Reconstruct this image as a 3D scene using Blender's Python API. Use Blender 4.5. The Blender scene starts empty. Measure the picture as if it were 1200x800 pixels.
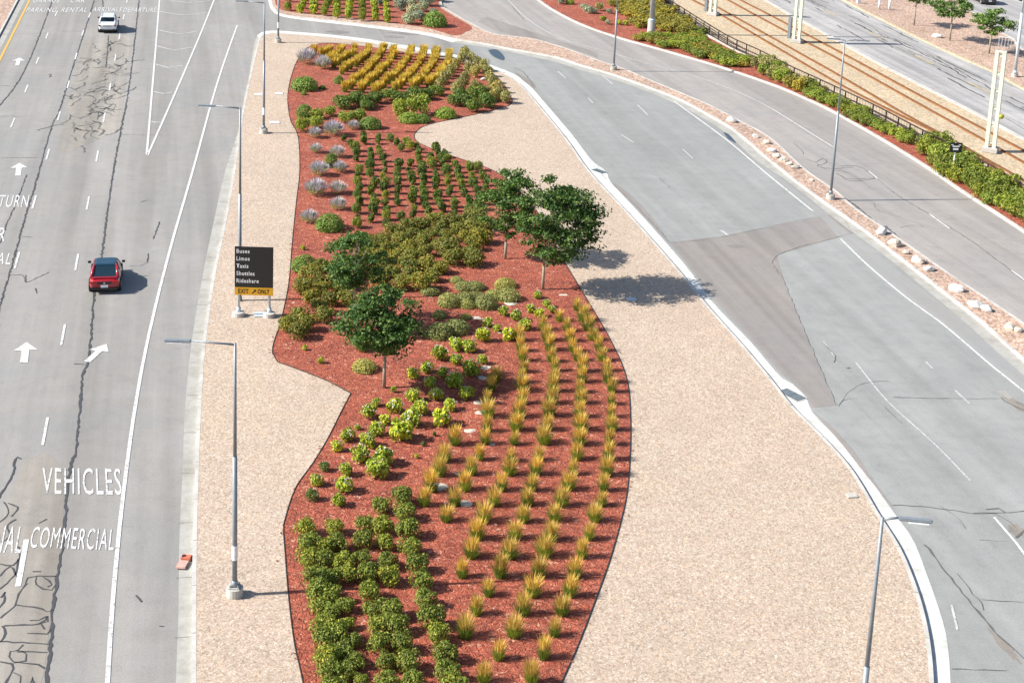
import bpy, bmesh, math, random
from mathutils import Vector, Matrix, geometry
random.seed(7)
S = bpy.context.scene
C = S.collection
R = math.radians
# ------------------------------------------------------------------ camera
F_PX, CX, CY, HC = 1839.0, 600.0, 100.0, 34.0
P, ROLL = R(13.1), R(2.46)
FW = Vector((0, math.cos(P), -math.sin(P)))
U0 = Vector((0, math.sin(P), math.cos(P)))
X0 = Vector((1, 0, 0))
RT = X0*math.cos(ROLL) + U0*math.sin(ROLL)
UP = -X0*math.sin(ROLL) + U0*math.cos(ROLL)
CAM = Vector((0, 0, HC))
def W(x, y, z=0.0):
    d = FW + RT*((x-CX)/F_PX) - UP*((y-CY)/F_PX)
    return CAM + d*((z-HC)/d.z)
def proj(v):
    r = v-CAM; k = F_PX/r.dot(FW)
    return CX+r.dot(RT)*k, CY-r.dot(UP)*k
def solve_h(base, ytop):
    lo, hi = 0.0, 33.0
    for _ in range(40):
        m = (lo+hi)/2
        if proj(base+Vector((0, 0, m)))[1] > ytop: lo = m
        else: hi = m
    return lo
def ppm(v):
    return F_PX/(v-CAM).dot(FW)
cam = bpy.data.cameras.new('camera'); co = bpy.data.objects.new('camera', cam); C.objects.link(co)
co.matrix_world = Matrix(((RT.x, UP.x, -FW.x, 0), (RT.y, UP.y, -FW.y, 0), (RT.z, UP.z, -FW.z, HC), (0, 0, 0, 1)))
cam.sensor_width = 36; cam.lens = F_PX/1200*36; cam.shift_y = -(400-CY)/1200
cam.clip_start = 1; cam.clip_end = 6000
S.camera = co
# ------------------------------------------------------------------ light
SUN_EL, SUN_SHADOW_AZ = R(38), R(10)       # shadows run towards +x, a little +y
sd = Vector((-math.cos(SUN_EL)*math.cos(SUN_SHADOW_AZ), -math.cos(SUN_EL)*math.sin(SUN_SHADOW_AZ), math.sin(SUN_EL)))
sl = bpy.data.lights.new('sun', 'SUN'); sl.energy = 4.6; sl.angle = R(0.55); sl.color = (1, .95, .87)
so = bpy.data.objects.new('sun', sl); C.objects.link(so)
so.rotation_euler = sd.to_track_quat('Z', 'Y').to_euler()
w = bpy.data.worlds.new('World'); S.world = w; w.use_nodes = True
nt = w.node_tree; bg = nt.nodes['Background']
sky = nt.nodes.new('ShaderNodeTexSky'); sky.sky_type = 'NISHITA'; sky.sun_disc = False
sky.sun_elevation = SUN_EL; sky.sun_rotation = math.atan2(sd.x, sd.y)
sky.air_density = 1.0; sky.dust_density = 1.0
nt.links.new(sky.outputs[0], bg.inputs[0]); bg.inputs[1].default_value = 0.085
S.view_settings.view_transform = 'Standard'; S.view_settings.look = 'None'
S.view_settings.gamma = 1; S.view_settings.use_curve_mapping = False
S.view_settings.exposure = .9
S.render.resolution_x = 1024; S.render.resolution_y = 682
# ------------------------------------------------------------------ materials
class NM:
    def __init__(s, name, rough=.8, metal=0, spec=.5):
        s.m = bpy.data.materials.new(name); s.m.use_nodes = True
        s.t = s.m.node_tree; s.n = s.t.nodes; s.b = s.n['Principled BSDF']
        s.b.inputs['Roughness'].default_value = rough; s.b.inputs['Metallic'].default_value = metal
        s.b.inputs['Specular IOR Level'].default_value = spec
    def new(s, k, **kw):
        n = s.n.new(k)
        for a, v in kw.items(): setattr(n, a, v)
        return n
    def link(s, a, b): s.t.links.new(a, b)
    def coord(s, scale=(1, 1, 1), rot=0):
        tc = s.new('ShaderNodeNewGeometry'); mp = s.new('ShaderNodeMapping')
        mp.inputs['Rotation'].default_value = (0, 0, rot)
        s.link(tc.outputs['Position'], mp.inputs['Vector'])
        if scale == (1, 1, 1): return mp.outputs[0]
        m2 = s.new('ShaderNodeMapping'); m2.inputs['Scale'].default_value = scale
        s.link(mp.outputs[0], m2.inputs['Vector']); return m2.outputs[0]
    def noise(s, vec, scale, detail=4, rough=.6, dist=0):
        n = s.new('ShaderNodeTexNoise'); n.inputs['Scale'].default_value = scale
        n.inputs['Detail'].default_value = detail; n.inputs['Roughness'].default_value = rough
        n.inputs['Distortion'].default_value = dist
        s.link(vec, n.inputs['Vector']); return n.outputs['Fac']
    def voro(s, vec, scale, out='Color', feature='F1', rand=1):
        n = s.new('ShaderNodeTexVoronoi', feature=feature); n.inputs['Scale'].default_value = scale
        n.inputs['Randomness'].default_value = rand
        s.link(vec, n.inputs['Vector']); return n.outputs[out]
    def ramp(s, fac, stops):
        r = s.new('ShaderNodeValToRGB'); e = r.color_ramp.elements
        while len(e) < len(stops): e.new(.5)
        for i, (p, c) in enumerate(stops):
            e[i].position = p; e[i].color = (*c, 1) if len(c) == 3 else c
        s.link(fac, r.inputs[0]); return r.outputs[0]
    def mix(s, fac, a, b, mode='MIX'):
        m = s.new('ShaderNodeMix', data_type='RGBA', blend_type=mode)
        for v, i in ((fac, 0), (a, 6), (b, 7)):
            if isinstance(v, (int, float)): m.inputs[i].default_value = v
            elif isinstance(v, tuple): m.inputs[i].default_value = (*v, 1)
            else: s.link(v, m.inputs[i])
        return m.outputs[2]
    def bump(s, h, strength=.5, dist=.02):
        b = s.new('ShaderNodeBump'); b.inputs['Strength'].default_value = strength
        b.inputs['Distance'].default_value = dist
        s.link(h, b.inputs['Height']); s.link(b.outputs[0], s.b.inputs['Normal'])
    def col(s, c):
        if isinstance(c, tuple): s.b.inputs['Base Color'].default_value = (*c, 1)
        else: s.link(c, s.b.inputs['Base Color'])
        return s.m
def sep_first(nm, c):
    n = nm.new('ShaderNodeSeparateColor'); nm.link(c, n.inputs[0]); return n.outputs
def plain(name, c, rough=.6, metal=0, var=.12, scale=6):
    m = NM(name, rough, metal); v = m.coord()
    f = m.noise(v, scale, 4)
    a = tuple(x*(1-var) for x in c); b = tuple(min(1, x*(1+var)) for x in c)
    return m.col(m.ramp(f, [(.3, a), (.7, b)]))
def gravel(name, cols, scale=11, big=(.86, 1.1)):
    m = NM(name, .9); v = m.coord((1, .66, 1))
    c = sep_first(m, m.voro(v, scale))
    base = m.ramp(c[0], cols)
    d = m.voro(v, scale, 'Distance')
    edge = m.ramp(d, [(.25, (1, 1, 1)), (.8, (.66, .63, .61))])
    base = m.mix(.7, base, edge, 'MULTIPLY')
    c2 = sep_first(m, m.voro(v, scale*.5))
    pat = m.ramp(c2[1], [(0, (.9,)*3), (.85, (1.0,)*3), (1, (1.22, 1.12, 1.02))])
    base = m.mix(.7, base, pat, 'MULTIPLY')
    n = m.noise(v, .22, 5, .55)
    base = m.mix(1, base, m.ramp(n, [(.3, (big[0],)*3), (.7, (big[1],)*3)]), 'MULTIPLY')
    n = m.noise(v, 1.4, 3, .6)
    base = m.mix(1, base, m.ramp(n, [(.3, (.96, .96, .96)), (.7, (1.03, 1.03, 1.03))]), 'MULTIPLY')
    y = m.noise(v, .13, 4, .6, .5)
    base = m.mix(1, base, m.ramp(y, [(.35, (1, .985, .98)), (.5, (1, 1, 1)), (.68, (1.02, 1.01, .97))]), 'MULTIPLY')
    m.bump(d, .3, .015)
    return m.col(base)
def asphalt(name, c, rot, streak=.12, patch=.1, blotch=(1, .96, .92)):
    m = NM(name, .85); v = m.coord()
    fine = m.noise(v, 14, 3, .7)
    a = tuple(x*.86 for x in c); b = tuple(x*1.14 for x in c)
    base = m.ramp(fine, [(.3, a), (.7, b)])
    sv = m.coord((1.1, .035, 1), rot)
    s1 = m.noise(sv, 1.0, 5, .6)
    base = m.mix(1, base, m.ramp(s1, [(.3, (1-streak,)*3), (.7, (1+streak,)*3)]), 'MULTIPLY')
    sv2 = m.coord((.25, .02, 1), rot)
    s2 = m.noise(sv2, 1.0, 3, .5)
    base = m.mix(1, base, m.ramp(s2, [(.35, (1-streak*.6,)*3), (.65, (1+streak*.5,)*3)]), 'MULTIPLY')
    p = m.noise(v, .12, 6, .65, .6)
    base = m.mix(1, base, m.ramp(p, [(.3, (1-patch,)*3), (.55, blotch), (.75, (1+patch,)*3)]), 'MULTIPLY')
    q = m.noise(v, .9, 6, .75, .3)
    base = m.mix(1, base, m.ramp(q, [(.34, (1-patch*.9,)*3), (.5, (1, 1, 1)), (.72, (1+patch*.6, 1+patch*.5, 1+patch*.35))]), 'MULTIPLY')
    sv3 = m.coord((.55, .012, 1), rot); s3 = m.noise(sv3, 1.0, 2, .5)
    base = m.mix(1, base, m.ramp(s3, [(.36, (1-streak*.9, 1-streak*.95, 1-streak*1.05)), (.5, (1, 1, 1)), (.66, (1+streak*.5,)*3)]), 'MULTIPLY')
    dark_blotch = m.noise(m.coord((1, .25, 1), rot), .8, 5, .7); om = m.ramp(dark_blotch, [(.62, (0, 0, 0)), (.74, (.45, .45, .45))])  # scattered oil spots from noise
    base = m.mix(om, base, tuple(x*.62 for x in c))
    h = m.voro(v, 2.2, 'Distance', 'DISTANCE_TO_EDGE'); # hairline weathering
    hv = m.noise(v, .35, 4, .6)
    msk = m.ramp(hv, [(.56, (0, 0, 0)), (.66, (1, 1, 1))])
    hl = m.ramp(h, [(.0, (1, 1, 1)), (.018, (0, 0, 0))])
    k = m.mix(1, msk, hl, 'MULTIPLY')
    base = m.mix(m.mix(1, k, (.28, .28, .28), 'MULTIPLY'), base, (.07, .068, .066))
    m.bump(fine, .25, .01)
    return m.col(base)
def hdg(a, b):
    d = W(*b)-W(*a); return math.atan2(d.x, d.y)
H_L = hdg((114, 345), (133, 200)); H_1 = hdg((1135, 562), (1040, 470)); H_2 = hdg((1150, 290), (1050, 228)); H_3 = hdg((1155, 152), (987, 62))
M = {}
M['asph'] = asphalt('worn_asphalt', (.262, .26, .254), H_L, .1, .09)
M['asph1'] = asphalt('pale_asphalt', (.265, .27, .264), H_1, .07, .11, (1, 1, .99))
M['asph2'] = asphalt('brown_asphalt', (.295, .283, .275), H_2, .1, .1)
M['asph3'] = asphalt('street_asphalt', (.34, .34, .345), H_3, .2, .14)
M['patch'] = asphalt('patch_asphalt', (.235, .222, .214), H_1, .12, .08)
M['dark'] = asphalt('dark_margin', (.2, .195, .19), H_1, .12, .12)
M['gravel'] = gravel('tan_gravel', [(0, (.33, .25, .185)), (.2, (.44, .35, .27)), (.55, (.5, .398, .313)), (.85, (.55, .452, .362)), (1, (.62, .55, .465))], 17, (.95, 1.04))
M['gravel_p'] = gravel('pink_gravel', [(0, (.28, .19, .14)), (.3, (.43, .29, .22)), (.7, (.52, .37, .29)), (1, (.64, .52, .43))], 8)
M['ballast'] = gravel('rail_paving', [(0, (.42, .33, .22)), (.5, (.51, .41, .275)), (1, (.6, .5, .36))], 6, (.94, 1.05))
M['ground'] = gravel('dry_ground', [(0, (.28, .21, .15)), (.5, (.36, .28, .21)), (1, (.46, .37, .28))], 3)
def mulch():
    m = NM('red_mulch', .9); v0 = m.coord()
    # warp the coordinates so that the chips lie in every direction
    nw = m.new('ShaderNodeTexNoise'); nw.inputs['Scale'].default_value = 2.6; m.link(v0, nw.inputs['Vector'])
    add = m.new('ShaderNodeVectorMath', operation='MULTIPLY_ADD')
    m.link(nw.outputs['Color'], add.inputs[0]); add.inputs[1].default_value = (1.0, 1.0, 1.0); m.link(v0, add.inputs[2])
    mp = m.new('ShaderNodeMapping'); mp.inputs['Scale'].default_value = (1, 2.4, 1); m.link(add.outputs[0], mp.inputs[0])
    c = sep_first(m, m.voro(mp.outputs[0], 4.6)); d = m.voro(mp.outputs[0], 4.6, 'Distance')
    base = m.ramp(c[0], [(0, (.18, .037, .02)), (.2, (.33, .072, .038)), (.65, (.43, .104, .056)), (.92, (.49, .15, .088)), (1, (.56, .27, .18))])
    base = m.mix(.9, base, m.ramp(d, [(.2, (1.08,)*3), (.85, (.5, .46, .44))]), 'MULTIPLY')
    n = m.noise(v0, .4, 5, .6)
    base = m.mix(1, base, m.ramp(n, [(.3, (.8, .78, .78)), (.7, (1.14, 1.2, 1.22))]), 'MULTIPLY')
    m.bump(d, 1.0, .06)
    return m.col(base)
M['mulch'] = mulch()
def concrete(name, c, sc=1.2):
    m = NM(name, .8); v = m.coord()
    f = m.noise(v, 9, 5, .7); g = m.noise(v, .5*sc, 5, .6)
    b = m.ramp(f, [(.3, tuple(x*.9 for x in c)), (.7, tuple(min(.9, x*1.06) for x in c))])
    b = m.mix(1, b, m.ramp(g, [(.3, (.78, .76, .73)), (.5, (.97, .96, .95)), (.65, (1.04,)*3)]), 'MULTIPLY')
    k = m.noise(v, 2.5, 4, .7); b = m.mix(1, b, m.ramp(k, [(.35, (.88, .87, .86)), (.6, (1.03,)*3)]), 'MULTIPLY')
    return m.col(b)
M['kerb'] = concrete('kerb_concrete', (.52, .505, .475))
M['gutter'] = concrete('gutter_concrete', (.38, .375, .345))
M['gutter_w'] = concrete('new_gutter_concrete', (.6, .61, .59))
M['conc'] = concrete('footing_concrete', (.5, .49, .45))
def paint(name, c, wear=.45, dark=(.25, .245, .24)):
    m = NM(name, .7); v = m.coord()
    f = m.noise(v, 5, 6, .75)
    msk = m.ramp(f, [(wear-.08, (0, 0, 0)), (wear+.05, (1, 1, 1))])
    return m.col(m.mix(msk, dark, c))
M['wpaint'] = paint('white_road_paint', (.62, .62, .61), .45)
M['wpaint_w'] = paint('worn_white_paint', (.52, .52, .51), .5, (.3, .31, .31))
M['ypaint'] = paint('yellow_road_paint', (.66, .38, .06), .34)
M['ypaint_w'] = paint('faded_yellow_paint', (.5, .38, .16), .5, (.3, .29, .27))
M['tar'] = plain('crack_tar', (.06, .06, .062), .6)
M['tar_g'] = plain('weathered_tar', (.11, .106, .102), .8)
M['stain'] = asphalt('tyre_stain', (.2, .198, .192), H_L, .05, .05)
M['edge'] = plain('steel_edging', (.03, .028, .026), .7)
M['galv'] = plain('galvanised_steel', (.24, .27, .3), .5, .25)
M['lightpole'] = plain('pale_painted_steel', (.5, .56, .6), .5, .1)
M['mast'] = plain('cream_painted_steel', (.62, .66, .54), .5)
M['blackm'] = plain('black_metal', (.02, .018, .018), .5)
M['fencem'] = plain('brown_black_metal', (.045, .022, .016), .6)
M['rust'] = plain('rusty_rail', (.17, .07, .022), .8, 0, .3, 3)
M['ruststain'] = plain('rust_stain', (.4, .2, .075), .9, 0, .25, 1.5)
M['signblack'] = plain('sign_black', (.012, .012, .013), .5)
M['signyellow'] = plain('sign_yellow', (.72, .37, .01), .5)
M['signwhite'] = plain('sign_white', (.8, .8, .8), .5)
M['grate'] = plain('iron_grate', (.07, .1, .13), .6)
M['orange'] = plain('orange_red_plastic', (.6, .17, .1), .6, 0, .3, 8)
M['pinkp'] = plain('faded_red_cloth', (.55, .33, .28), .8, 0, .2, 5)
M['bark'] = plain('grey_bark', (.3, .25, .19), .9, 0, .3, 14)
M['rockm'] = plain('pale_rock', (.5, .45, .38), .9, 0, .25, 5)
M['rockw'] = plain('white_rock', (.62, .6, .57), .9, 0, .2, 5)
M['rubber'] = plain('tyre_rubber', (.02, .02, .02), .8)
M['rim'] = plain('alloy', (.5, .5, .52), .3, .8)
def carpaint(name, c):
    m = NM(name, .28); m.b.inputs['Coat Weight'].default_value = .8
    m.b.inputs['Coat Roughness'].default_value = .08; return m.col(c)
M['cred'] = carpaint('red_car_paint', (.33, .008, .018))
M['cwhite'] = carpaint('white_car_paint', (.74, .76, .78))
M['cblack'] = carpaint('dark_car_paint', (.01, .012, .02))
g = NM('tinted_glass', .06); M['glass'] = g.col((.012, .03, .045))
M['redlight'] = plain('tail_lamp_red', (.45, .015, .012), .25)
M['bluepanel'] = plain('dark_blue_glass_roof', (.012, .045, .08), .2)
def leaf(name, cols, rnd=.25, rough=.55, trans=.3):
    m = NM(name, rough, 0, .35)
    ge = m.new('ShaderNodeNewGeometry')
    c = m.ramp(ge.outputs['Random Per Island'], [(i/(len(cols)-1), k) for i, k in enumerate(cols)])
    oi = m.new('ShaderNodeObjectInfo')
    c = m.mix(1, c, m.ramp(oi.outputs['Random'], [(0, (1-rnd, 1-rnd, 1-rnd)), (.5, (1, 1, 1)), (1, (1+rnd*1.2, 1+rnd*.7, 1-rnd*.4))]), 'MULTIPLY')
    m.col(c)
    tr = m.new('ShaderNodeBsdfTranslucent'); m.link(c, tr.inputs[0])
    mx = m.new('ShaderNodeMixShader'); mx.inputs[0].default_value = trans
    out = [n for n in m.n if n.type == 'OUTPUT_MATERIAL'][0]
    m.link(m.b.outputs[0], mx.inputs[1]); m.link(tr.outputs[0], mx.inputs[2]); m.link(mx.outputs[0], out.inputs[0])
    return m.m
M['l_dark'] = leaf('dark_green_leaves', [(.06, .11, .02), (.1, .17, .028), (.15, .23, .04), (.23, .3, .05)])
M['l_row'] = leaf('deep_green_leaves', [(.06, .11, .022), (.1, .16, .03), (.15, .22, .04), (.24, .26, .05)])
M['l_olive'] = leaf('olive_leaves', [(.09, .13, .022), (.17, .21, .035), (.26, .27, .045), (.44, .32, .06), (.13, .17, .03), (.2, .23, .04)])
M['l_privet'] = leaf('hedge_leaves', [(.08, .13, .02), (.16, .23, .03), (.26, .32, .045), (.46, .42, .08)])
M['l_lime'] = leaf('lime_leaves', [(.16, .27, .025), (.3, .42, .035), (.48, .54, .05), (.64, .62, .07)])
M['l_fine'] = leaf('fresh_green_leaves', [(.14, .25, .04), (.2, .32, .05), (.28, .38, .08)])
M['l_bright'] = leaf('yellow_green_leaves', [(.12, .2, .025), (.2, .29, .035), (.3, .36, .05), (.38, .4, .07)])
M['l_cush'] = leaf('sage_green_leaves', [(.2, .25, .06), (.28, .33, .08), (.38, .4, .13), (.46, .42, .2)])
M['l_pale'] = leaf('pale_yellow_leaves', [(.26, .28, .08), (.4, .37, .12), (.5, .45, .18), (.2, .23, .05)])
M['l_sage'] = leaf('grey_sage_leaves', [(.24, .31, .19), (.36, .42, .28), (.46, .48, .36)])
M['l_tree'] = leaf('tree_leaves', [(.028, .075, .016), (.05, .12, .022), (.09, .175, .03), (.2, .29, .055)], .15)
M['l_tree2'] = leaf('street_tree_leaves', [(.045, .11, .02), (.08, .17, .03), (.14, .24, .05), (.23, .32, .09)], .1)
M['l_mead'] = leaf('meadow_leaves', [(.2, .2, .025), (.36, .3, .04), (.44, .36, .07), (.12, .19, .04)])
M['g_blade'] = leaf('green_grass_blades', [(.12, .19, .03), (.2, .29, .04), (.34, .4, .06)])
M['g_plume'] = leaf('golden_plumes', [(.56, .38, .07), (.68, .46, .09), (.76, .55, .15), (.5, .42, .08), (.7, .4, .09)], .15)
M['g_plume2'] = leaf('deep_golden_plumes', [(.56, .38, .045), (.66, .48, .07), (.6, .5, .09), (.7, .45, .06)], .1)
M['lav'] = leaf('lavender_spikes', [(.42, .38, .46), (.54, .49, .57), (.6, .55, .6), (.26, .36, .16)], .1)
M['petal'] = leaf('cream_petals', [(.62, .6, .5), (.75, .72, .66)], .05)
# ------------------------------------------------------------------ object helpers
def tag(o, label=None, cat=None, group=None, kind=None):
    if label: o['label'] = label
    if cat: o['category'] = cat
    if group: o['group'] = group
    if kind: o['kind'] = kind
    return o
def obj(name, me, mat=None, parent=None, smooth=False):
    if isinstance(me, bmesh.types.BMesh):
        b = me; me = bpy.data.meshes.new(name); b.to_mesh(me); b.free()
    if mat is not None and len(me.materials) == 0: me.materials.append(mat)
    if smooth: me.polygons.foreach_set('use_smooth', [True]*len(me.polygons))
    o = bpy.data.objects.new(name, me); C.objects.link(o)
    if parent: o.parent = parent
    return o
def empty(name, loc, rz=0):
    o = bpy.data.objects.new(name, None); C.objects.link(o); o.location = loc; o.rotation_euler = (0, 0, rz)
    o.empty_display_size = .2; return o
def copy_tree(o, parent=None):
    c = o.copy(); C.objects.link(c)
    if parent: c.parent = parent
    for ch in o.children: copy_tree(ch, c)
    return c
ORD = 'first second third fourth fifth sixth seventh eighth ninth tenth eleventh twelfth thirteenth fourteenth fifteenth sixteenth seventeenth eighteenth nineteenth twentieth'.split()
def ordn(n):
    if n <= 20: return ORD[n-1]
    t, u = divmod(n, 10); T = {2: 'twenty', 3: 'thirty', 4: 'forty'}[t]
    return {2: 'twentieth', 3: 'thirtieth', 4: 'fortieth'}[t] if u == 0 else T+'-'+ORD[u-1]
def cr(pts, step=.8):
    """Catmull-Rom through 3D points, resampled."""
    pts = [Vector(p) for p in pts]
    if len(pts) == 2:
        n = max(1, int((pts[1]-pts[0]).length/step)); return [pts[0].lerp(pts[1], i/n) for i in range(n+1)]
    out = []
    q = [pts[0]*2-pts[1]]+pts+[pts[-1]*2-pts[-2]]
    for i in range(1, len(q)-2):
        a, b, c, d = q[i-1:i+3]; n = max(1, min(60, int((c-b).length/step)))
        for k in range(n):
            t = k/n
            out.append(.5*((2*b)+(c-a)*t+(2*a-5*b+4*c-d)*t*t+(3*b-a-3*c+d)*t*t*t))
    out.append(pts[-1]); return out
def PX(l, z=0.0): return [W(x, y, z) for x, y in l]
def CV(l, z=0.0, step=.8): return cr(PX(l, z), step)
def sheet(name, poly, z, mat, kind='structure', parent=None):
    v = [Vector((p.x, p.y, z)) for p in poly]
    tri = geometry.tessellate_polygon([[Vector((p.x, p.y, 0)) for p in v]])
    me = bpy.data.meshes.new(name)
    fs = []
    for t in tri:
        a, b, c = (v[i] for i in t)
        fs.append(tuple(t) if (b-a).cross(c-a).z > 0 else tuple(reversed(t)))
    me.from_pydata([tuple(p) for p in v], [], fs); me.update()
    o = obj(name, me, mat, parent)
    if kind: o['kind'] = kind
    return o
def side(pts, i):
    a = pts[max(0, i-1)]; b = pts[min(len(pts)-1, i+1)]; d = (b-a); d.z = 0
    if d.length < 1e-6: d = Vector((0, 1, 0))
    d.normalize(); return Vector((d.y, -d.x, 0))      # right-hand side
def ribbon(bm, pts, wid, z, jit=0, wj=0):
    prev = None
    for i, p in enumerate(pts):
        n = side(pts, i); o = n*random.uniform(-jit, jit); h = wid/2*(1+random.uniform(-wj, wj))
        a = bm.verts.new((p.x+o.x-n.x*h, p.y+o.y-n.y*h, z)); b = bm.verts.new((p.x+o.x+n.x*h, p.y+o.y+n.y*h, z))
        if prev: bm.faces.new((prev[0], prev[1], b, a))
        prev = (a, b)
def sweep(bm, pts, o0, o1, z0, z1):
    """box strip between lateral offsets o0..o1 (right positive), z0..z1"""
    prev = None
    for i, p in enumerate(pts):
        n = side(pts, i)
        q = [bm.verts.new((p.x+n.x*o, p.y+n.y*o, z)) for o, z in ((o0, z0), (o0, z1), (o1, z1), (o1, z0))]
        if prev:
            for k in range(3): bm.faces.new((prev[k], q[k], q[k+1], prev[k+1]))
        prev = q
def cyl(bm, a, b, r0, r1, n=10, cap=True):
    a, b = Vector(a), Vector(b); d = (b-a).normalized()
    u = d.orthogonal().normalized(); v = d.cross(u)
    A = [bm.verts.new(a+(u*math.cos(t)+v*math.sin(t))*r0) for t in [2*math.pi*i/n for i in range(n)]]
    B = [bm.verts.new(b+(u*math.cos(t)+v*math.sin(t))*r1) for t in [2*math.pi*i/n for i in range(n)]]
    for i in range(n): bm.faces.new((A[i], A[(i+1) % n], B[(i+1) % n], B[i]))
    if cap: bm.faces.new(list(reversed(A))); bm.faces.new(B)
def box(bm, c, s, rz=0, bev=0):
    r = bmesh.ops.create_cube(bm, size=1)
    m = Matrix.Translation(c) @ Matrix.Rotation(rz, 4, 'Z') @ Matrix.Diagonal((*s, 1))
    bmesh.ops.transform(bm, matrix=m, verts=r['verts'])
    if bev:
        es = list({e for v in r['verts'] for e in v.link_edges})
        bmesh.ops.bevel(bm, geom=es, offset=bev, segments=2, affect='EDGES')
def nb(): return bmesh.new()
# ------------------------------------------------------------------ ground sheets
g = [Vector((-2500, -600, 0)), Vector((2500, -600, 0)), Vector((2500, 4500, 0)), Vector((-2500, 4500, 0))]
sheet('ground', g, -.03, M['ground'])
# left arterial: right-hand kerb (gravel side) and gutter edge (asphalt side)
LK = [(231, 1050), (229, 900), (230, 800), (230, 700), (231, 620), (233, 550), (236, 475), (241, 405), (252, 325), (265, 262), (276, 200), (287, 125), (300, 65), (305, 46)]
LG = [(200, 1050), (204, 900), (206, 800), (209, 720), (210, 640), (212, 590), (214, 550), (217, 475), (224, 405), (237, 325), (250, 262), (264, 200), (280, 150), (290, 100), (297, 57), (301, 42)]
# top edge and right edge of the big island
TK = [(305, 46), (309, 41), (320, 39), (337, 40), (387, 44), (437, 51), (500, 62), (545, 71), (577, 81), (600, 92), (615, 106), (637, 132), (662, 163), (690, 202), (740, 256), (790, 313), (825, 356), (865, 401), (900, 443), (925, 475), (962, 512), (995, 550), (1025, 600), (1050, 640), (1067, 680), (1079, 720), (1086, 760), (1089, 800), (1090, 850), (1086, 930), (1070, 1050)]
TG = [(301, 42), (309, 37), (320, 36), (337, 37), (387, 41), (437, 47), (500, 58), (545, 67), (577, 77), (602, 87), (620, 100), (644, 127), (672, 160), (694, 189), (706, 197), (713, 206), (716, 214), (756, 257), (804, 312), (836, 355), (879, 400), (915, 442), (932, 452), (945, 466), (950, 481), (987, 520), (1020, 562), (1047, 600), (1070, 632), (1085, 670), (1100, 712), (1110, 750), (1114, 800), (1115, 850), (1111, 930), (1094, 1050)]
ZI = .15
def ext_dir(a, b, d):
    v = (b-a); v.z = 0; return b+v.normalized()*d
lk = CV(LK, ZI); tk = CV(TK, ZI)
lg = CV(LG); tg = CV(TG)
isl = [Vector((p.x, p.y, 0)) for p in lk[:-1]+tk]
lg0 = ext_dir(lg[3], lg[0], 30)
# asphalt for the left arterial, the cross road: one wide sheet, bounded left by the far kerb
far_a, far_b = W(22, 0), W(2, 38)
roaddir = (far_a-far_b).normalized()
left_line = [far_b-roaddir*110, far_b-roaddir*40, far_b, far_a, far_a+roaddir*60, far_a+roaddir*400]
rd = left_line + [left_line[-1]+Vector((260, 0, 0)), W(632, -3), W(700, 62), W(600, 100), W(330, 110)] + [Vector((lk[0].x, lk[0].y, 0))+Vector((.5, 0, 0)), Vector((20, -90, 0))]
def rdpoly():
    L = left_line
    right = [W(640, -60), W(640, -2), W(705, 70), W(640, 100), W(560, 90), W(450, 60), W(330, 60), W(310, 200), W(300, 300)]
    return L+[L[-1]+Vector((170, -40, 0))]+right+[lk[0]+Vector((1, 0, 0)), lk[0]+Vector((4, -45, 0)), left_line[0]+Vector((0, -40, 0))]
sheet('arterial_road', rdpoly(), -.004, M['asph'])
# far left kerb and verge
bm = nb(); ll = cr([left_line[0], left_line[-1]], 4); sweep(bm, ll, -.2, 0, -.03, .15)
tag(obj('left_kerb', bm, M['kerb']), kind='structure')
bm = nb(); ribbon(bm, [p+Vector((.45, 0, 0)) for p in ll], .6, .004)
tag(obj('left_gutter', bm, M['gutter']), kind='structure')
off = Vector((-roaddir.y, roaddir.x, 0))
sheet('left_verge', [left_line[0]+off*.2, left_line[-1]+off*.2, left_line[-1]+off*60, left_line[0]+off*60], .13, M['gravel_p'])
# road 1 (pale grey) right of the island
SK = [(537, 46), (570, 51), (600, 57), (650, 66), (682, 76), (720, 87), (762, 102), (800, 117), (837, 137), (862, 152), (900, 184), (935, 212), (962, 232), (1005, 262), (1032, 282), (1100, 335), (1150, 374), (1177, 398), (1215, 432), (1300, 510), (1420, 640)]
SG = [(530, 50), (570, 56), (600, 62), (650, 73), (682, 83), (720, 94), (762, 109), (800, 126), (837, 147), (862, 166), (885, 187), (925, 214), (955, 238), (1000, 273), (1037, 300), (1087, 341), (1137, 383), (1157, 402), (1195, 436), (1280, 515), (1400, 650)]
sk = CV(SK, ZI); sg = CV(SG)
r1 = tg[::-1] + []
poly = [p for p in CV(TG[9:], 0)] + [W(1100, 1200), Vector((70, 20, 0)), Vector((78, 60, 0))] + list(reversed(sg)) + [W(545, 66)]
sheet('exit_road', poly, .003, M['asph1'])
# upper island outline
UK = [(318, -30), (318, -6), (319, 2), (322, 10), (332, 17), (365, 21), (400, 25), (450, 31), (500, 38), (537, 46)]
uk = CV(UK, ZI)
ul = [(314, -30), (314, -6), (315, 4), (319, 13), (331, 20), (365, 25), (400, 29), (450, 35), (500, 42), (530, 50)]
ugl = CV(ul)
RK = [(560, -60), (522, -8), (516, 5), (527, 14), (555, 30), (575, 39), (600, 43), (625, 46), (662, 57), (700, 71), (730, 81), (775, 100), (825, 121), (862, 140), (900, 161), (942, 199), (975, 222), (1000, 244), (1035, 268), (1075, 296), (1112, 322), (1150, 347), (1200, 381), (1290, 450), (1400, 545)]
rk = CV(RK, ZI)
isl2 = uk + sk[1:] + [W(1440, 600, ZI)] + list(reversed(rk))
sheet('upper_island', isl2, ZI, M['gravel_p'])
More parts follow.
